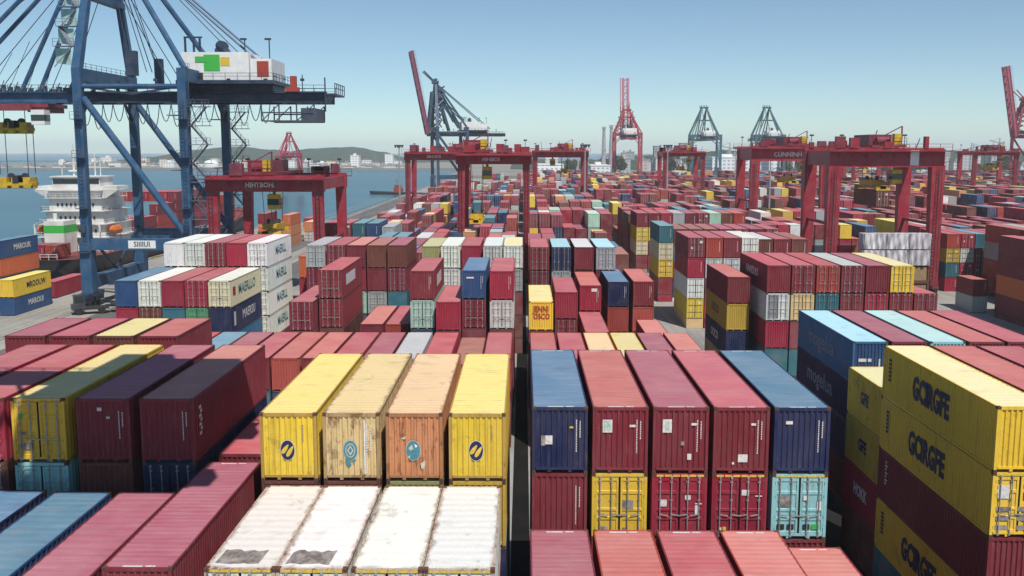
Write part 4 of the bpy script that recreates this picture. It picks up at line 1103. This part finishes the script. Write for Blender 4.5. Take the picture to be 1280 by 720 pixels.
    if raised:
        bq = MB()
        for k_ in range(6):
            zz = 38 + k_*(apex - 40)/6
            for y in (-1, 1): bq.tube([(.3, y*(HB - (HB - 2)*k_/6), zz), (3.2 + k_*.4, y*4.4, zz + 3.6)], .32*f_, 5); bq.tube([(.3, y*(HB - (HB - 2)*k_/6), zz + 3), (3.2 + k_*.4, y*4.4, zz)], .28*f_, 5)
        for y in (-3, 3):
            bq.beam((-4, y, zg + 1), (-1.2, y, apex - 5), 1.0*f_); bq.beam((8, y, 36), (1, y, apex - 3), .7*f_); bq.beam((14, y, 37.5), (1, y, apex - 6), .6*f_)
        P_(bq, 'mast_lattice', r, col)
    if detail:
        bq = MB()
        for x0, z0, x1, z1 in ((1, apex, 22, 41.2), (1, apex, 8, 38), (.6, apex - 8, -8, zg + 2), (.6, apex - 4, -20, zg + 2), (.6, apex - 2, -36, zg + 2), (.6, apex - 6, 12, 36)):
            for y in (-1.4, 1.4): bq.tube([(x0, y, z0), (x1, y*2.2, z1)], .07, 4)
        for x in (-9, -12, -15, -18): bq.tube([(x, -3.2, zg + 2), (x + 4, -3.2, apex - 16 - (x + 9)*-.6)], .05, 4)
        bq.build('hoist_cable', [FIB], r)
        bq = MB()           # ladders and junction boxes on the near legs
        for x in (0, G):
            for dx in (-.25, .25): bq.beam((x + dx, -HB - .95, 5), (x + dx, -HB - .95, 33), .07)
            for k_ in range(46): bq.beam((x - .25, -HB - .95, 5.3 + .6*k_), (x + .25, -HB - .95, 5.3 + .6*k_), .05)
            for zz in (9, 16, 24, 30): bq.box(x - .9, x + .9, -HB - 1.6, -HB - .7, zz, zz + .1); bq.rail((x - .9, -HB - 1.6, zz + .1), (x + .9, -HB - 1.6, zz + .1), 1.1, .9, .05)
            bq.box(x - .5, x + .3, -HB - 1.1, -HB - .7, 12.2, 13.4)
        bq.tube([(G + .9, -HB, 11.3), (G + .9, -HB, 36)], .12, 5); bq.tube([(-.85, -HB, 3), (-.85, -HB, 36)], .1, 5)
        P_(bq, 'ladder', r, BLUED)
        # festoon loops under the girder
        bq = MB(); x = -3.0
        while x < 27:
            wd = random.uniform(1.5, 2.1); sg = random.uniform(2.6, 4.2); pts = []
            for k in range(9):
                t = k/8; pts.append((x + wd*t, -4.0, zg - .2 - sg*(1 - (2*t - 1)**2)))
            bq.tube(pts, .075, 4, 0, False); x += wd
        bq.build('festoon_cable', [FIB], r)
        # service cage under the backreach
        bq = MB(); x0, x1, z0, z1 = back - 10.6, back - 1.9, zg - 3.0, zg - .3
        for y in (-4.2, 4.2):
            for z in (z0, (z0+z1)/2): bq.beam((x0, y, z), (x1, y, z), .22)
            for x in (x0, (x0*2+x1)/3, (x0+2*x1)/3, x1): bq.beam((x, y, z0), (x, y, z1), .2)
            bq.beam((x0, y, z0), ((x0*2+x1)/3, y, z1), .15); bq.beam(((x0+2*x1)/3, y, z0), (x1, y, z1), .15)
        bq.box(x1 - 2.2, x1, -4.2, 4.2, z0 + .1, z1 - .6); bq.box(x0, x1, -4.2, 4.2, z0, z0 + .12); P_(bq, 'service_cage', r, (.05, .07, .10))
        MB().box(back - 5.6, back - 4.6, -4.9, -4.2, zg + 2.2, zg + 4.2).box(back - 6.4, back - 4.2, -4.95, -4.15, zg + 1.7, zg + 2.4).build('winch_motor', [REDM], r)
        bq = MB(); bq.box(back, back + 1.6, -4.4, 4.4, zg + 1.2, zg + 1.45); bq.rail((back + 1.6, -4.4, zg + 1.45), (back + 1.6, 4.4, zg + 1.45), 1.6, 1.5, .12); bq.beam((back, -4.4, zg - 1.5), (back, -4.4, zg + 4), .2); P_(bq, 'end_platform', r, BLUED)
        # stair towers: landside legs, and up the near mast
        for y, nm in ((-HB, 'stair'), (HB, 'stair')):
            bq = MB(); z = 11.4; k = 0
            while z < 31:
                xa, xb = (G + 1.1, G + 3.6) if k % 2 == 0 else (G + 3.6, G + 1.1)
                bq.beam((xa, y, z), (xb, y, z + 2.9), .8, .12); bq.rail((xa, y - .45, z), (xb, y - .45, z + 2.9), 1.0, 1.2, .06); bq.box(G + .8, G + 4.2, y - .6, y + .6, z + 2.85, z + 2.95); bq.rail((G + .8, y - .6, z + 2.95), (G + 4.2, y - .6, z + 2.95), 1, 1, .06)
                z += 2.95; k += 1
            bq.box(G - 2.4, G - .9, y - 1, y + 1, 30.6, 30.75); bq.box(G - 2.2, G - .9, y - 1, y + 1, 22, 22.15); P_(bq, nm, r, (.10, .12, .17))
        bq = MB(); a = Vector((-.9, -HB, 38.2)); q = Vector((-.2, -3.0, apex - 2)); k = 7
        for i in range(k):
            p0, p1 = a.lerp(q, i/k), a.lerp(q, (i+1)/k); sx_ = -2.6 if i % 2 == 0 else -.3
            bq.beam(p0 + Vector((sx_, 0, 0)), p1 + Vector((-2.9 - sx_, 0, 0)), .8, .12); bq.box(p1.x - 3.0, p1.x + .3, p1.y - .7, p1.y + .7, p1.z, p1.z + .1); bq.rail((p1.x - 3.0, p1.y - .7, p1.z + .1), (p1.x + .3, p1.y - .7, p1.z + .1), 1.1, 1, .07)
        st = P_(bq, 'mast_stair', r, (.16, .19, .24))
        bq = MB()
        for i in range(1, k):
            p1 = a.lerp(q, i/k); bq.add([(p1.x - 3.1, p1.y + .3, p1.z - 2.5), (p1.x - .4, p1.y - .2, p1.z - 2.9), (p1.x - .4, p1.y - .2, p1.z - .3), (p1.x - 3.1, p1.y + .3, p1.z - .2)], [(0,1,2,3)])
        bq.build('stair_mesh_panel', [plain('pale_green_mesh', (.40, .58, .55), .5, .3, 1)], st)
        # trolley, headblock and spreader on the boom
        t = MB(); t.box(-19.5, -8.5, -3.6, 3.6, zg - .7, zg - .1); t.box(-17, -11, -4.6, -3.6, zg - 1.3, zg - .3); t.box(-12, -9, -3.4, 3.4, zg - 1.5, zg - .6)
        tr_ = P_(t, 'trolley', r, (.20, .03, .05))
        cb = MB(); cb.box(-10.6, -8.4, -5.2, -3.2, zg - 3.6, zg - 1.2); cb.box(-10.62, -8.38, -5.22, -3.18, zg - 3.0, zg - 2.0, 1); cb.build('cab', [WHITE, GLASS], tr_)
        ln = MB()
        for x in (-18.4, -13.6):
            for y in (-1.2, 1.2): ln.tube([(x, y, zg - .6), (x, y, 21.2)], .07, 4)
        ln.build('hoist_rope', [FIB], r)
        for zz, nm in ((28.0, 'headblock'), (18.8, 'spreader')):
            s_ = MB(); s_.box(-18.8, -13.2, -1.2, 1.2, zz + .5, zz + 1.0)
            for x in (-18.6, -16.6, -14.6): s_.box(x, x + 1.2, -1.3, 1.3, zz + .1, zz + 1.9)
            s_.box(-18.9, -13.1, -.5, .5, zz, zz + .4); s_.wheel((-17.2, 0, zz + 2.0), .6, .5, 'y', 12, 1); s_.wheel((-14.8, 0, zz + 2.0), .6, .5, 'y', 12, 1); s_.box(-16.4, -15.4, -1.35, 1.35, zz + .9, zz + 2.2, 1)
            s_.build(nm, [YEL, DARK], r)
        # gear on the boom over the trolley
        bq = MB()
        for k in range(16):
            x = -22 + k*1.15; h_ = random.uniform(.5, 2.4); bq.box(x, x + random.uniform(.3, .9), -3.4, -2.4, zg + 1.8, zg + 1.8 + h_*.6); bq.beam((x, -3.6, zg + 1.8), (x + .8, -3.6, zg + 1.8 + h_), .12)
        P_(bq, 'boom_gear', bm_, (.12, .14, .18))
        bq = MB()
        for x in (5.0, 8.5, 9.6): bq.tube([(x, -2, 38), (1.2, -1.2, apex - .3)], .08, 4)
        bq.box(4.2, 6.0, -2.4, -1.2, 37.5, 41.5); bq.box(9.0, 10.2, -2.4, -1.2, 36, 40.2); P_(bq, 'rope_guide', r, BLUED)
    return tag(r, label, cat)
c1 = quay_crane((-70.0, 169, 0), 0, 'big nearest blue quay crane with boom over the sea and white machinery house', detail=True, back=37.6)
# crane added out of view; backreach and house placed to shade nearest left stack
quay_crane((-70.5, 30.2, 0), 0, 'unseen blue quay crane with long backreach, added to shade the nearest left stack', back=63.4, hx=(56.5, 62.8), HB=12)
quay_crane((-49.5, 560, 0), R(13), 'blue quay crane with purple boom raised, behind the middle gantries', raised=True, col=(.016, .06, .12), boomcol=PURP, fat=1.3)
q_ = quay_crane((-150, 640, 0), R(90), 'small far red crane seen between the left gantry and the hills', col=(.36, .03, .07), apex=58, house=False, fat=1.6); q_.scale = (.62, .5, .62)
RZ = R(-90)     # cranes on the far quay face away from the camera
quay_crane((X(783, 740), 752, 0), RZ, 'red and pink quay crane with its boom straight up', col=(.34, .035, .055), boomcol=(.40, .12, .17), raised=True, apex=55, HB=9.6, fat=1.05, bw=1.7)
quay_crane((X(879, 820), 832, 0), RZ, 'hazy blue quay crane left of the biggest red gantry', col=TEALP, raised=False, HB=11.5, fat=1.3, apex=60)
quay_crane((X(957, 820), 832, 0), RZ, 'hazy blue quay crane partly behind the biggest red gantry', col=TEALP, raised=False, HB=11.5, fat=1.3, apex=60)
quay_crane((X(1284, 640), 660, 0), 0, 'red quay crane with raised boom at the right picture edge', col=(.34, .035, .07), boomcol=(.36, .07, .12), raised=True, fat=1.2, apex=58)

# ------------------------------------------------------------------ ship at the quay
HULL = plain('hull_black', (.022, .020, .022), .5, .5, .15); BOOT = plain('hull_red', (.22, .03, .03), .6, .4, .2); DECK = plain('deck_red', (.22, .05, .045), .7, .4, .3)
r = empty('container_ship', (-97.6, 205, 0)); r.scale = (.84, 1, 1)
secs = [(-12, 7.5, 3.8), (-9, 10.2, 3.6), (0, 11, 3.5), (40, 11, 3.5), (95, 11, 3.6), (118, 8.5, 4.4), (130, 4.0, 5.4), (136, .3, 6.0)]
vs = []
for y, hw, zt in secs: vs += [(-hw*.85, y, -5.5), (-hw, y, -1.6), (-hw, y, zt), (hw, y, zt), (hw, y, -1.6), (hw*.85, y, -5.5)]
b = MB()
for i in range(len(secs) - 1):
    o_ = i*6
    for k, mt in ((0, 1), (1, 0), (3, 0), (4, 1)): b.add([vs[o_+k], vs[o_+k+1], vs[o_+6+k+1], vs[o_+6+k]], [(0, 1, 2, 3)], mt)
    b.add([vs[o_+2], vs[o_+3], vs[o_+9], vs[o_+8]], [(0, 1, 2, 3)], 2)
b.add([vs[k] for k in range(6)], [(0, 1, 2, 3, 4, 5)])
hl = b.build('hull', [HULL, BOOT, DECK], r)
b = MB()
for sx in (-1, 1): b.rail((sx*10.8, -8, 3.6), (sx*10.8, 95, 3.6), 1.1, 2.5, .1)
b.rail((-7, -11.8, 3.8), (7, -11.8, 3.8), 1.1, 2, .1); b.build('bulwark_rail', [SHIPW], hl)
b = MB()
lev = [(-8.6, 8.6, 9, 25, 3.5, 6.6), (-8.0, 8.0, 9.5, 24, 6.6, 9.4), (-7.4, 7.4, 10, 23.5, 9.4, 12.2), (-6.8, 6.8, 10.5, 23, 12.2, 15.0), (-6.4, 6.4, 11, 22, 15.0, 16.6)]
for x0, x1, y0, y1, z0, z1 in lev: b.box(x0, x1, y0, y1, z0, z1 - .12); b.box(x0 - .8, x1 + .8, y0 - 1.0, y1 + .4, z1 - .119, z1 - .002)
b.add([(-11, 11, 16.6), (11, 11, 16.6), (11, 15, 16.6), (-11, 15, 16.6), (-6.4, 11.4, 14.2), (6.4, 11.4, 14.2)], [(0, 1, 2, 3), (0, 4, 5, 1)])
for x0, x1, y0, y1, z0, z1 in lev[:4]:
    b.rail((x0 - .7, y0 - .95, z1), (x1 + .7, y0 - .95, z1), 1.0, 1.4, .07); b.rail((x1 + .7, y0 - .95, z1), (x1 + .7, y1, z1), 1.0, 2, .07); b.rail((x0 - .7, y0 - .95, z1), (x0 - .7, y1, z1), 1.0, 2, .07)
for k in range(10): b.box(-8 + k*1.7, -7.4 + k*1.7, 8.0, 8.6, 3.6, 4.4 + (k % 3)*.5)
for x in (-8.3, 8.3): b.tube([(x, 6, 3.6), (x, 6, 9.5)], .25, 6); b.beam((x, 6, 9.4), (x*.5, 3, 10.6), .25)
sup = b.build('superstructure', [SHIPW], r)
b = MB(); b.box(-10.6, 10.6, 11.4, 18, 16.65, 17.5); b.box(-6.2, 6.2, 11.5, 18.5, 17.5, 19.4); b.box(-6.6, 6.6, 11.1, 19, 19.4, 19.65); br2 = b.build('bridge', [SHIPW], r)
b = MB(); b.box(-6.0, 6.0, 11.42, 11.49, 18.0, 19.0); 
for k in range(9): b.box(-5.6 + k*1.35, -5.0 + k*1.35, 9.43, 9.49, 7.4, 8.2); b.box(-5.2 + k*1.25, -4.7 + k*1.25, 9.93, 9.99, 10.2, 11.0); b.box(-4.8 + k*1.15, -4.3 + k*1.15, 10.43, 10.49, 13.0, 13.8)
b.build('window', [GLASS], sup)
b = MB(); b.tube([(-2.2, 15, 19.6), (-2.2, 15, 26.5)], [.35, .15], 6); b.beam((-4, 15, 22.5), (-.4, 15, 22.5), .2); b.beam((-3.6, 15, 24.2), (-.8, 15, 24.2), .16); b.box(-3.4, -1, 14.4, 15.6, 20.6, 20.9); b.tube([(3.4, 15, 19.6), (3.4, 15, 24.5)], .18, 6); b.tube([(4.8, 15, 19.6), (4.8, 15, 23.5)], .14, 6); b.tube([(-5.4, 15, 19.6), (-5.4, 15, 22.3)], .14, 6); b.wheel((-5.4, 15, 22.6), .7, .8, 'y', 10)
b.build('radar_mast', [SHIPW], br2)
b = MB(); b.box(-3.4, 1.6, 1.5, 7.5, 3.6, 10.5); b.box(-3.42, 1.62, 1.48, 7.52, 8.0, 9.6, 1); b.tube([(-1.8, 4, 10.5), (-1.8, 4, 12)], .5, 8); b.build('funnel', [SHIPW, GREENM], r)
for x in (-9.4, 9.4):
    b = MB(); b.tube([(x, 9, 8.2), (x, 10.5, 8.0), (x, 14, 8.0), (x, 15.5, 8.2)], [.2, 1.0, 1.0, .2], 8); b.build('lifeboat', [plain('lifeboat_orange', (.62, .16, .03), .5, .2, 1)], r)
tag(r, 'black-hulled container ship with white superstructure moored beyond the blue quay crane', 'ship')
# cargo on deck
rs_ = random.Random(8)
k = 0
for y in (212, 235, 248.5, 262, 275.5, 289, 302.5):
    for q in range(6):
        x = -106.8 + 2.56*q
        hgt = {212: 0, 235: 2, 248.5: 3, 262: 4, 275.5: 4, 289: 3, 302.5: 3}[y]
        for t in range(hgt if y != 212 else 0):
            top = t == hgt - 1
            cc = rs_.choice(['crimson', 'maroon', 'red', 'crimson', 'plum', 'red'])
            if q == 5 or (top and y in (235, 262)): 
                o = container(x, y, 4.0 + 2.6*t, cc, 'e', H=2.59, lod=3)
                tag(o, 'red or maroon container in the cargo stacked on the ship deck', 'container', 'containers on the ship deck'); o.name = 'shipping_container'
for q, cc in enumerate(['crimson', 'maroon', 'plum', 'crimson', 'red']):
    o = container(-105.4 + 2.56*q, 195.5, 3.9, cc, 'e', L=6.06, H=2.59, lod=3)
    tag(o, f'{cc} container, {ORD[q]} from left, on the ship stern before the white superstructure', 'container', 'containers on the ship stern')

# ------------------------------------------------------------------ vehicles and small things
TYRE = RUBBER
def tractor(loc, rz, label, col, load=None):
    r = empty('terminal_tractor', loc, rz)
    b = MB(); b.box(-1.15, 1.15, -.2, 5.0, .75, 1.05); b.box(-.5, .5, 4.6, 17.2, .95, 1.25); b.box(-1.2, 1.2, 5.4, 17.4, 1.25, 1.4); b.build('chassis', [DARK], r)
    b = MB(); b.box(-1.2, .25, .0, 1.6, 1.06, 2.95); b.box(-1.2, 1.2, -.35, .0, .8, 1.5); b.box(.3, 1.15, -.1, 1.6, 1.06, 1.7); cb = b.build('cab', [CRANE], r, col)
    MB().box(-1.1, .15, -.012, -.002, 1.75, 2.75).box(.252, .262, .2, 1.4, 1.8, 2.75).box(-1.212, -1.202, .2, 1.4, 1.8, 2.75).build('window', [GLASS], cb)
    for y, xs in ((.7, (-1.0, 1.0)), (4.0, (-.95, .95)), (14.2, (-.95, .95)), (15.6, (-.95, .95))):
        for x in xs: MB().wheel((x, y, .52), .52, .45, 'x', 16).build('wheel', [TYRE], r)
    return tag(r, label, 'truck')
tractor((-69.6, 151, 0), R(-62), 'dark terminal tractor with flat trailer turning below the blue crane leg', (.03, .035, .04))
tractor((-40.5, 292, 0), 0, 'yellow terminal tractor driving on the quay road behind the left gantry', (.60, .42, .03))
tractor((-47.0, 238, 0), 0, 'dark truck with low flat trailer on the pale road by the gantry leg', (.03, .035, .05))
tractor((19.0, 236, 0), 0, 'red truck on the lane beside the central right yard', (.4, .04, .03))
# covered cargo under the big gantry
m, n, b_ = new_mat('tarpaulin')
v, _ = obj_vec(n)
c = mix(n, ramp(n, noise(n, mapping(n, v, (1.3, 1.3, .25)), 1.0, 4), .38, .62), (.30, .27, .31), (.60, .58, .60))
n.links.new(c, b_.inputs['Base Color']); b_.inputs['Roughness'].default_value = .7
TARP = m
r = empty('covered_cargo', (57.2, 167, 5.9))
for z0 in (0, 2.75):
    b = MB(); nn = 44
    for side in range(1):
        vs = []
        for i in range(nn + 1):
            t = i/nn; x = t*11.4
            for j in range(7):
                zz = z0 + .1 + (2.6)*j/6; d = .16*math.sin(i*1.7 + j*.4) + .10*math.sin(i*.6 - j)
                vs.append((x, -.1 + d*(1 - .5*j/6), zz))
        fs = [(i*7 + j, (i+1)*7 + j, (i+1)*7 + j + 1, i*7 + j + 1) for i in range(nn) for j in range(6)]
        b.add(vs, fs)
    b.box(0, 11.4, .12, 2.4, z0 + .1, z0 + 2.68); o = b.build('tarpaulin_cover', [TARP], r)
b = MB()
for x in (0, 3.8, 7.6, 11.3):
    b.box(x, x + .1, -.35, -.28, 0, 5.4)
b.build('lashing_strap', [DARK], r)
tag(r, 'two-tier bundle under grey folded tarpaulin below the big red gantry', 'covered cargo')
r2 = empty('flat_rack', (57.2, 167, 0)); b = MB()
for z0 in (.0, 2.9): b.box(0, 11.4, 0, 2.4, z0, z0 + .5); b.box(0, .3, 0, 2.4, z0 + .5, z0 + 2.88); b.box(11.1, 11.4, 0, 2.4, z0 + .5, z0 + 2.88)
b.build('rack_frame', [RUSTY], r2); MB().box(.4, 11.0, .2, 2.2, .52, 2.7).box(.4, 11.0, .2, 2.2, 3.42, 5.7).build('crate_load', [plain('timber', (.30, .2, .11), .8, .4, 1)], r2)
tag(r2, 'rusty flat racks with timber load under the grey tarpaulin bundle', 'flat rack')
# barge and buoys
r = empty('work_barge', (X(486, 640), 640, -2.8), R(70))
b = MB(); b.add([(-2.6,-11,-.6),(2.6,-11,-.6),(2.6,9,-.6),(0,13,-.6),(-2.6,9,-.6),(-3,-11.5,1.4),(3,-11.5,1.4),(3,9,1.4),(0,14,2.2),(-3,9,1.4)], [(0,1,6,5),(1,2,7,6),(2,3,8,7),(3,4,9,8),(4,0,5,9),(5,6,7,8,9)]); b.build('hull', [HULL], r)
MB().box(-1.8, 1.8, -9.5, -4.5, 1.4, 4.2).box(-1.5, 1.5, -8.5, -5, 4.2, 6).build('wheelhouse', [REDM], r); MB().tube([(0, -6, 6), (0, -6, 10)], .12, 6).build('mast', [DARK], r)
tag(r, 'small dark barge out on the water right of the left gantry', 'boat')
# mast lights of the yard
for i, (x, y) in enumerate(((-41, 330), (18.5, 300), (47.5, 330), (74, 300), (110, 360), (-41, 470), (18.5, 480), (110, 520))):
    r = empty('floodlight_mast', (x, y, 0)); MB().tube([(0,0,0),(0,0,27)], [.4,.16], 8).build('pole', [STEEL], r)
    b = MB(); b.box(-1.5, 1.5, -.3, .3, 26.6, 27.0)
    for k in range(4): b.box(-1.4 + k*.75, -.9 + k*.75, -.6, -.2, 26.1, 26.6)
    b.build('lamp_head', [DARK], r); tag(r, 'slim floodlight mast rising between the distant container rows', 'light mast', 'floodlight masts in the yard')
# bollards along the quay edge
bm = MB(); bm.tube([(0,0,0),(0,0,.55),(0,0,.75)], [.28,.24,.42], 10); bm = bm.mesh('bollard', [plain('bollard_yellow', (.5, .36, .03), .6, .4, 3)])
for k in range(9):
    o = put(bm, 'bollard'); o.location = (-86.0, 150 + 20*k, 0); tag(o, 'squat yellow mooring bollard on the quay edge by the ship', 'bollard', 'bollards along the quay')

# ------------------------------------------------------------------ harbour haze
m = bpy.data.materials.new('haze_air'); m.use_nodes = True; n = m.node_tree
n.nodes.remove(n.nodes['Principled BSDF'])
pv = n.nodes.new('ShaderNodeVolumePrincipled'); pv.inputs['Color'].default_value = (.86, .93, .97, 1); pv.inputs['Density'].default_value = .00013; pv.inputs['Anisotropy'].default_value = -.1
n.links.new(pv.outputs[0], n.nodes['Material Output'].inputs['Volume'])
o = MB().box(-6500, 6500, -700, 9500, -9.5, 96).build('haze', [m]); o['kind'] = 'stuff'
